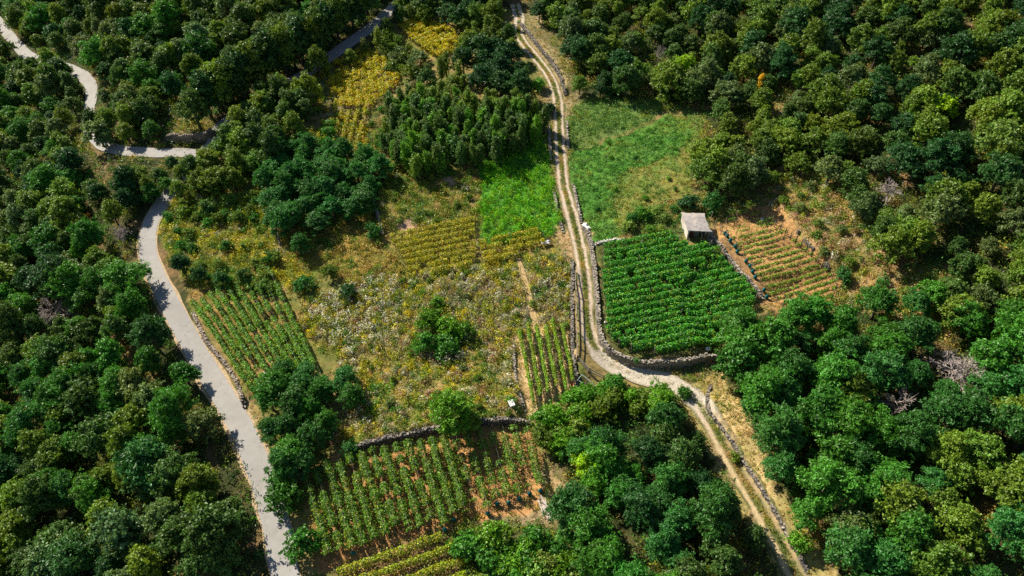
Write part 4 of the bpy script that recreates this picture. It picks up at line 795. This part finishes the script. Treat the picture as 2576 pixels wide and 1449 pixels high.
def clip_rows(poly, slope_px, at_px, spacing, fn, minlen=2.5, order=1):
    poly = ZW[poly] if isinstance(poly, str) else WP(poly)
    c = G([at_px, (at_px[0] + 60, at_px[1] + 60 * slope_px)])[:, :2]; d = nrm(c[1] - c[0]); nn_ = np.array([-d[1], d[0]]); o = c[0]
    pr = (poly - o) @ nn_; ks = np.arange(pr.min() + spacing * .5, pr.max(), spacing); i = 0
    for k in (ks[::-1] if order > 0 else ks):
        ts = []
        for j in range(len(poly)):
            a, b = poly[j], poly[(j + 1) % len(poly)]; da = (a - o) @ nn_ - k; db = (b - o) @ nn_ - k
            if da * db < 0: q = a + (b - a) * da / (da - db); ts.append((q - o) @ d)
        ts.sort()
        if len(ts) >= 2 and ts[-1] - ts[0] > minlen: fn(i, o + nn_ * k + d * (ts[0] + rng.uniform(.1, .5)), o + nn_ * k + d * (ts[-1] - rng.uniform(.1, .5))); i += 1
    return i
quad_rows((490, 768), (676, 682), (640, 992), (790, 918), 10, lambda i, a, b: vine_row(a, b, 1.5, .8, 190, 'green', .33, f"{ORD[i]} vine row counting from the road in the vineyard beside the road", "rows of the vineyard beside the road", 5.5, True, 1.1, ls=.22, postmat=M_DARKWOOD))
quad_rows((1307, 840), (1412, 818), (1341, 1022), (1441, 970), 6, lambda i, a, b: vine_row(a, b, 1.8, .5, 340, 'lime', .06, f"{ORD[i]} vine row from the left of the six on straw mulch", "the six rows on straw mulch", 5, False, 0, .19))
def dense(i, a, b):
    bag = (b, f"teal rolled net at the right end of the {ORD[i]} dense vineyard row", .9) if i in (2, 5, 6, 7, 8, 9, 10, 11) else None
    vine_row(a, b, 1.75, 1.25, 300, 'dense', .24, f"{ORD[i]} row from the hut side in the dense dark green vineyard", "rows of the dense green vineyard", 6.5, False, 0, .24, endbag=bag)
clip_rows([(1512, 632), (1570, 606), (1690, 594), (1715, 622), (1800, 628), (1908, 752), (1835, 828), (1800, 878), (1620, 896), (1545, 872), (1520, 845), (1512, 740)], -.2, (1550, 740), 1.4, dense)
def young(i, a, b):
    bag = (a + np.array([-.2, -.2]), f"teal rolled net at the left end of the {ORD[i]} young vineyard row", .45) if i in (3, 4, 5, 6, 7, 9, 10, 11, 12, 14, 15) else None
    vine_row(a, b, 1.15, .5, 85 if i > 4 else 45, 'green', .34 if i > 4 else .52, f"{ORD[i]} row from the hut in the young vineyard", "rows of the young vineyard", 99, False, .95, .2, endbag=bag)
clip_rows([(1806, 575), (1870, 530), (1905, 530), (2108, 706), (2095, 758), (1965, 775), (1922, 745)], -.26, (1880, 660), 1.22, young)
def lower(i, a, b):
    k = 19 - i
    bag = (b + np.array([0, -.3]), f"teal rolled net at the near end of the {ORD[k]} lower vineyard row from the right", .4) if k in (0, 1, 2, 3, 4, 5, 8, 9, 17) else None
    vine_row(a, b, 2.0, 1.05, 380 if i < 13 else 190, 'lower', .28 if i < 13 else .40, f"{ORD[i]} vine row from the left in the red soil vineyard under the stone wall", "rows of the lower vineyard", 4.2, True, 1.2, .21, M_DARKWOOD, endbag=bag)
quad_rows((762, 1180), (1322, 1078), (832, 1402), (1360, 1236), 20, lower)
clip_rows([(845, 1448), (1110, 1348), (1160, 1362), (1175, 1410), (1200, 1640), (860, 1640)], -.36, (1000, 1400), 1.95, lambda i, a, b: vine_row(a, b, 1.3, 1.1, 200, 'limey', .12, f"{ORD[i]} yellow-green row below the red soil vineyard", "yellow-green rows at the photo's bottom edge", 7, False, 0, .22))
clip_rows("yellow_mid", -.2, (1100, 620), 1.5, lambda i, a, b: vine_row(a, b, 1.15, 1.15, 230, 'yell', .27, f"{ORD[i]} yellowing row from the far side in the plot beneath the fallow field", "yellowing rows in the middle", 6, False, 0, .2))
clip_rows("yellow_mid2", -.22, (1290, 630), 1.5, lambda i, a, b: vine_row(a, b, 1.15, 1.15, 230, 'yell', .27, f"{ORD[i]} yellowing row from the far side in the plot under the bright meadow", "yellowing rows under the bright meadow", 6, False, 0, .2))
clip_rows("upper_yellow", -.45, (1070, 95), 1.5, lambda i, a, b: vine_row(a, b, 1.4, 1.5, 190, 'gold', .34, f"{ORD[i]} golden row from the far side in the farthest vine plot", "golden rows in the farthest plot", 99, False, 0, .28))
clip_rows("mid_yellow", 5, (920, 200), 1.7, lambda i, a, b: vine_row(a, b, 1.4, 1.5, 170, 'gold', .36, f"{ORD[i]} golden row of the plot between the branch road and the poplars", "golden rows beside the poplars", 6, False, 0, .26))
clip_rows("low_yellow", -4, (880, 340), 1.7, lambda i, a, b: vine_row(a, b, 1.1, .9, 120, 'yell', .28, f"{ORD[i]} pale yellow row of the plot above the dark locust clump", "pale yellow rows above the locust clump", 5, False, 0, .24))
# young vineyard corner posts stand taller
# ------------------------------------------------------------------ stakes left in the weeds
g = np.random.default_rng(55); poly = ZW['abandoned']; c = hexpts(poly, 3.6, .25, g); c = c[inpoly(c, poly)]
for p in c:
    if dist_poly(np.array([p[0]]), np.array([p[1]]), TQ[::5])[0][0] < 2.5: continue
    mb = MB(); l = g.normal(0, .14, 2); h = g.uniform(1.1, 1.6); mb.tube([[0, 0, -.2], [l[0] * .5, l[1] * .5, h * .5], [l[0] * h, l[1] * h, h]], [.06, .055, .045], 5)
    o = link("vine_stake", mb.mesh("vine_stake", M_DARKWOOD), loc=(p[0], p[1], float(H(*p)))); tag(o, "weathered dark vine stake leaning in the weeds of the abandoned vineyard", "stake", "old stakes in the abandoned vineyard")
# ------------------------------------------------------------------ dry stone walls
def stone_wall(key, hgt, thick, label, cols, cat="stone wall", out=0, gap=0.0):
    line = resample(W[key], .42) if isinstance(key, str) else resample(WP(key), .42)
    g = np.random.default_rng(len(line)); mb = MB(); T = nrm(np.gradient(line, axis=0)); Nn = np.stack([T[:, 1], -T[:, 0]], 1)  # right of travel
    hs = WALLS[list(W).index(key)][3] if isinstance(key, str) else 0
    pal = np.array(cols)
    # slim mortar-dark core so nothing shows through
    lo = H(line[:, 0] + Nn[:, 0] * .8, line[:, 1] + Nn[:, 1] * .8); l2 = H(line[:, 0] - Nn[:, 0] * .8, line[:, 1] - Nn[:, 1] * .8); zlow = np.minimum(lo, l2)
    for i in range(len(line)):
        if gap and vnoise(i / 4., 0 * i, 3) < gap: continue
        x, y = line[i]; rz = math.atan2(T[i, 1], T[i, 0]); h = hgt * (.88 + .25 * float(vnoise(i / 3.1, 0., 7)))
        e = min(1, .35 + i / 5, .35 + (len(line) - 1 - i) / 5); h *= e
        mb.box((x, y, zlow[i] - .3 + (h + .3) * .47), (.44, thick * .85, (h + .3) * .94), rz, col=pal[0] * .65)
        nz = max(2, int(h / .24))
        for s in (-1, 1):
            for k in range(nz + 1):
                z = zlow[i] - .1 + (k + .5) * h / nz + g.normal(0, .02)
                if z > zlow[i] + h: continue
                q = np.array([x, y]) + Nn[i] * s * thick * .36 + T[i] * g.uniform(-.1, .1)
                mb.box((q[0], q[1], z), (g.uniform(.28, .5), thick * .36, g.uniform(.17, .27)), rz + g.normal(0, .12), (g.normal(0, .1), g.normal(0, .1)), .025, pal[g.integers(len(pal))] * g.uniform(.5, .8))  # face stones coloured darker: shade on the wall sides put into the colour
        for _ in range(3):
            q = np.array([x, y]) + Nn[i] * g.uniform(-.4, .4) * thick + T[i] * g.uniform(-.2, .2)
            mb.box((q[0], q[1], zlow[i] + h + g.uniform(-.06, .05)), (g.uniform(.15, .38), g.uniform(.15, .28), g.uniform(.08, .15)), g.uniform(0, 3), (g.normal(0, .15), g.normal(0, .15)), .02, pal[g.integers(len(pal))] * g.uniform(.85, 1.2))  # top stones coloured lighter than the faces, painted as the lit side
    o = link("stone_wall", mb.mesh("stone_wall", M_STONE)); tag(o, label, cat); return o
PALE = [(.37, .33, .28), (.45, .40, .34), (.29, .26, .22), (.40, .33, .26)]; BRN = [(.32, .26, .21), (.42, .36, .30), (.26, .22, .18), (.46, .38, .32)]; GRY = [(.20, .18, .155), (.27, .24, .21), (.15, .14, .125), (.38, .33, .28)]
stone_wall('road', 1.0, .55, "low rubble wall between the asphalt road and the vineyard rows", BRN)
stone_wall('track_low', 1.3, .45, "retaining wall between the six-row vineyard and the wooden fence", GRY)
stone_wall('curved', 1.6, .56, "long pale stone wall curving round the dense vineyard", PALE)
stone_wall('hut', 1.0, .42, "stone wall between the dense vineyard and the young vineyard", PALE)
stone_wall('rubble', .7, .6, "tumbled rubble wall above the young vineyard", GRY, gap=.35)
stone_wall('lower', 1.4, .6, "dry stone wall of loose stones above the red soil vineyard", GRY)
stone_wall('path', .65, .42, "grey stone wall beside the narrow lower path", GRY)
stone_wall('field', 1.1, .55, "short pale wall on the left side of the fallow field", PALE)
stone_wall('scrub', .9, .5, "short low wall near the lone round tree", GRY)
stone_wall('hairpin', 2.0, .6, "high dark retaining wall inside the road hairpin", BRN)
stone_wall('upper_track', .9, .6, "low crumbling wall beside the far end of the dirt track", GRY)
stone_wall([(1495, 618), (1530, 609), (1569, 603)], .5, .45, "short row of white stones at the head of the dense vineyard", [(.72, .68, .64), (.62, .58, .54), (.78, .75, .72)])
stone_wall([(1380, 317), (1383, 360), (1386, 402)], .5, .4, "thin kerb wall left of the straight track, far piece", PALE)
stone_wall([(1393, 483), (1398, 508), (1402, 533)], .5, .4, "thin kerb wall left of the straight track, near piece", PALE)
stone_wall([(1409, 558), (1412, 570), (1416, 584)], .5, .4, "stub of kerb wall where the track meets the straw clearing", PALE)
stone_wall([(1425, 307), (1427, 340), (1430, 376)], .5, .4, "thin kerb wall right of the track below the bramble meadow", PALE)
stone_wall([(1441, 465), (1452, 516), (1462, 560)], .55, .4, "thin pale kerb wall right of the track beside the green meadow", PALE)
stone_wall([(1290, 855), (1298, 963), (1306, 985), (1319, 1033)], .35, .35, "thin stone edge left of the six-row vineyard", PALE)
# ------------------------------------------------------------------ hut
hp = G([(1727, 602), (1777, 602)]); hx = nrm(hp[1, :2] - hp[0, :2]); hw = float(np.linalg.norm(hp[1, :2] - hp[0, :2])); ang = math.atan2(hx[1], hx[0]) - .03
hut = bpy.data.objects.new("stone_hut", None); COL.objects.link(hut); z0 = float(min(H(*hp[0, :2]), H(*hp[1, :2])))
hut.location = (hp[0, 0], hp[0, 1], z0); hut.rotation_euler = (0, 0, ang); tag(hut, "small pale plastered hut with a flat concrete roof and an open dark porch", "hut")
Wd, Dp, h1, h2 = hw * 1.04, 3.9, 2.05, 2.25; sh = -.14
mb = MB(); mb.add([[0, 0, -.6], [-.75, Dp, -.6], [.22, 0, -.6], [-.53, Dp, -.6], [0, 0, h1], [-.75, Dp, h2], [.22, 0, h1], [-.53, Dp, h2]], [[0, 1, 3, 2], [4, 6, 7, 5], [0, 4, 5, 1], [2, 3, 7, 6], [0, 2, 6, 4], [1, 5, 7, 3]])
link("side_wall", mb.mesh("side_wall", M_PLASTER), hut)
mb = MB(); mb.box((Wd * .5 - .62, Dp - .12, h2 / 2 - .3), (Wd - .1, .22, h2 + .6)); link("back_wall", mb.mesh("back_wall", M_PLASTER), hut)
mb = MB(); mb.box((Wd - .45, Dp * .62, h2 / 2 - .3), (.2, Dp * .68, h2 + .56), .19); link("side_wall", mb.mesh("side_wall", M_PLASTER), hut)
mb = MB(); n_ = 6
XX, YY = np.meshgrid(np.linspace(0, 1, 9), np.linspace(0, 1, 9)); rx = -.15 + XX * (Wd + .35) - YY * .75; ry = -.35 + YY * (Dp + .5); rz_ = lerp(h1, h2, YY) + .02 + rng.normal(0, .012, XX.shape)
edge_ = (XX == 1) * rng.normal(0, .09, XX.shape); rx = rx + edge_; ry = ry + (YY == 1) * rng.normal(0, .08, YY.shape)
V = np.concatenate([np.stack([rx, ry, rz_ + .16], -1).reshape(-1, 3), np.stack([rx, ry, rz_], -1).reshape(-1, 3)]); i = np.arange(81).reshape(9, 9)
F = np.concatenate([np.stack([i[:-1, :-1], i[:-1, 1:], i[1:, 1:], i[1:, :-1]], -1).reshape(-1, 4), 81 + np.stack([i[:-1, :-1], i[1:, :-1], i[1:, 1:], i[:-1, 1:]], -1).reshape(-1, 4)])
bd = np.concatenate([i[0, :], i[1:, -1], i[-1, -2::-1], i[-2:0:-1, 0]]); F = np.concatenate([F, np.stack([bd, bd + 81, np.roll(bd, -1) + 81, np.roll(bd, -1)], -1)])
mb.add(V, F); link("roof", mb.mesh("roof", M_CONC), hut)
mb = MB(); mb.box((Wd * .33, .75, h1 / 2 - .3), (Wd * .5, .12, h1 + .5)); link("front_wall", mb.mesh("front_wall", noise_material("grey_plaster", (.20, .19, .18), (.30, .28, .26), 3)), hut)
mb = MB(); mb.box((Wd * .24, .66, .85), (.8, .06, 1.75)); dr_ = link("door", mb.mesh("door", noise_material("brown_door", (.10, .045, .03), (.17, .08, .05), 3)), hut)
mb = MB(); mb.box((Wd * .24 + .3, .60, .85), (.05, .06, .14)); link("handle", mb.mesh("handle", M_WIRE), dr_)
mb = MB(); mb.tube([(Wd * .66, -.55, -.1), (Wd * .67, -.5, 1.4), (Wd * .60, -.3, h1)], .05, 6); link("post", mb.mesh("post", M_WOOD), hut)
mb = MB(); mb.tube([(Wd * 1.02, -.2, -.4), (Wd * 1.0, -.2, h1)], .06, 6); link("post", mb.mesh("post", M_WOOD), hut)
# steps
st = G([(1790, 612), (1787, 583)]); mb = MB(); d = st[1] - st[0]
for k in range(6): p = st[0] + d * k / 5; mb.box((p[0], p[1], p[2] + .02 + .17 * 0), (.85, .34, .34), rng.normal(0, .06), jit=.02, col=np.array(PALE[k % 4]))
tag(link("stone_steps", mb.mesh("stone_steps", M_STONE)), "flight of rough stone steps between the hut and the young vineyard", "steps")
# ------------------------------------------------------------------ fence beside the track
def fence(px, label, hgt=1.05, step=2.6, side=(-.02)):
    P = G(px); Q = resample(P[:, :2], .5); d = np.r_[0, np.cumsum(np.linalg.norm(np.diff(Q, axis=0), axis=1))]; n = max(2, int(round(d[-1] / step)) + 1); t = np.linspace(0, d[-1], n)
    pts = np.stack([np.interp(t, d, Q[:, 0]), np.interp(t, d, Q[:, 1])], 1); e = bpy.data.objects.new("wooden_fence", None); COL.objects.link(e); e.location = (*pts[0], float(H(*pts[0]))); tag(e, label, "fence"); o3 = np.array(e.location)
    z = H(pts[:, 0], pts[:, 1])
    for i in range(n):
        mb = MB(); mb.box((0, 0, hgt / 2), (.14, .14, hgt + .3), 0, (rng.normal(0, .04), rng.normal(0, .04))); link("post", mb.mesh("post", M_WOOD if i % 2 else M_DARKWOOD), e, loc=np.array([*pts[i], z[i]]) - o3)
    for i in range(n - 1):
        for f in (.45, .92):
            mb = MB(); a = np.array([*pts[i], z[i] + hgt * f]) - o3; b = np.array([*pts[i + 1], z[i + 1] + hgt * f]) - o3; c = (a + b) / 2; v = b - a
            mb.box(c, (np.linalg.norm(v), .06, .16), math.atan2(v[1], v[0]), (0, -math.atan2(v[2], math.hypot(v[0], v[1])))); link("rail", mb.mesh("rail", M_WOOD), e)
fence([(1446, 690), (1448, 740), (1450, 800), (1451, 850), (1451, 905)], "long straight wooden rail fence along the left side of the track")
fence([(1453, 908), (1463, 925), (1487, 945), (1518, 957)], "short curving rail fence where the track bends")
# ------------------------------------------------------------------ small things
def at(px): return G(px)
def sheet(px, sx, sy, label, rz=0, z=.5, name="white_sheet", m=M_WHITE, amp=.12):
    p = at(px); n = 10; U, Vv = np.meshgrid(np.linspace(-.5, .5, n), np.linspace(-.5, .5, n)); X = U * sx; Y = Vv * sy; c, s = math.cos(rz), math.sin(rz)
    zz = z + (fbm(U * 5 + px[0], Vv * 5, 4) - .5) * amp * 2; V = np.stack([X * c - Y * s, X * s + Y * c, zz], -1).reshape(-1, 3); V2 = V - [0, 0, .04]
    i = np.arange(n * n).reshape(n, n); F = np.stack([i[:-1, :-1], i[:-1, 1:], i[1:, 1:], i[1:, :-1]], -1).reshape(-1, 4); bd = np.concatenate([i[0, :], i[1:, -1], i[-1, -2::-1], i[-2:0:-1, 0]])
    F = np.concatenate([F, F[:, ::-1] + n * n, np.stack([bd, bd + n * n, np.roll(bd, -1) + n * n, np.roll(bd, -1)], -1)])
    tag(link(name, make_mesh(name, np.concatenate([V, V2]), F, m, smooth=True), loc=p), label, name.replace('_', ' '))
sheet((1287, 1022), .8, 1.15, "white sheet dumped in the weeds left of the six-row vineyard", .35, .75)
sheet((1372, 616), 1.5, .8, "crumpled white tarpaulin at the edge of the bright meadow", .2, .7, "white_tarpaulin", amp=.35)
sheet((1474, 582), .8, 1.7, "white bags heaped at the top end of the curved wall", .5, 1.1, "white_bags", amp=.4)
def bucket(px, label, m, r=.28, h=.4):
    mb = MB(); mb.tube([(0, 0, 0), (0, 0, h * .5), (0, 0, h)], [r * .8, r * .92, r], 10); tag(link("bucket", mb.mesh("bucket", m), loc=at(px)), label, "bucket")
bucket((669, 941), "white bucket at the near end of the vineyard rows beside the road", M_WHITE)
bucket((1441, 972), "orange bucket on the ground beside the scrap heap", M_ORANGE, .32, .45)
bucket((1788, 908), "orange red tub at the foot of the curved wall's end", M_ORANGE, .25, .3)
def boulder(px, r, label, lift=0., c=(.62, .58, .53)):
    g = np.random.default_rng(int(px[0])); mb = MB(); V = []; m = 8; rows = 6
    for i in range(rows + 1):
        for j in range(m): a = math.pi * i / rows; b = 2 * math.pi * j / m; k = r * (1 + g.normal(0, .08)); V.append([k * math.sin(a) * math.cos(b) * 1.1, k * math.sin(a) * math.sin(b), k * math.cos(a) * .75])
    F = [[i * m + j, (i + 1) * m + j, (i + 1) * m + (j + 1) % m, i * m + (j + 1) % m] for i in range(rows) for j in range(m)]; mb.add(V, F, c); p = at(px); p[2] += r * .35 + lift
    tag(link("boulder", mb.mesh("boulder", M_STONE), loc=p), label, "boulder")
boulder((1918, 554), .4, "white rounded boulder beyond the young vineyard's end posts")
boulder((1779, 886), .38, "white upright stone on the curved wall near its right end", .6, (.75, .73, .7))
boulder((1523, 812), .22, "small white stone between the curved wall and the vines", 0, (.75, .73, .7))
mb = MB()
for k in range(9): mb.box((rng.normal(0, .28), rng.normal(0, .3), .08 + .05 * (k // 3)), (.17, g.uniform(2.2, 3.2), .05), rng.normal(.35, .1), (rng.normal(0, .03), 0))
tag(link("plank_pile", mb.mesh("plank_pile", noise_material("bleached_planks", (.50, .42, .36), (.66, .58, .50), 4)), loc=at((1374, 1280))), "pile of bleached planks on the bank right of the lower vineyard", "plank pile")
sp = at((1468, 968)); e = bpy.data.objects.new("scrap_heap", None); COL.objects.link(e); e.location = sp; tag(e, "heap of brushwood under a tipped pale green metal frame by the fence", "scrap heap")
mb = MB(); fr = [(-1.5, -.2, .3), (-.2, 1.0, 1.1), (1.6, -.9, .9), (.4, -1.9, .2)]
for i in range(4): mb.tube([fr[i], fr[(i + 1) % 4]], .07, 5)
mb.tube([(-.85, .4, .7), (1.0, -1.4, .55)], .06, 5); link("metal_frame", mb.mesh("metal_frame", M_GREENMETAL), e)
mb = MB()
for k in range(110):
    a = np.array([rng.normal(0, .7), rng.normal(-.3, .6), rng.uniform(0, .6)]); mb.tube([a, a + rng.normal(0, .5, 3) * [1, 1, .35]], .025, 3)
link("brushwood", mb.mesh("brushwood", noise_material("purple_brush", (.14, .10, .11), (.26, .20, .20), 5)), e)
for px, lab in [((1853, 635), ""),]: pass
# end posts of the young vineyard
lp = [(1787, 556), (1797, 573), (1813, 588), (1823, 602), (1887, 684)]
for k, px in enumerate(lp):
    mb = MB(); mb.tube([(0, 0, -.2), (.03, .05, 1.0), (.12, .12, 1.9)], .06, 6); tag(link("end_post", mb.mesh("end_post", M_WOOD), loc=at(px)), f"leaning pale end post, {ORD[k]} from the top on the young vineyard's left side", "post", "pale end posts of the young vineyard")
rp_ = G([(1898, 537), (2108, 708)])
for k in range(17):
    p = lerp(rp_[0], rp_[1], k / 16); mb = MB(); mb.tube([(0, 0, -.2), (0, .02, .8), (.02, .04, 1.65)], .065, 6); tag(link("end_post", mb.mesh("end_post", M_DARKWOOD), loc=(p[0], p[1], float(H(p[0], p[1])))), f"dark end post, {ORD[k]} from the top on the young vineyard's right side", "post", "dark end posts of the young vineyard")
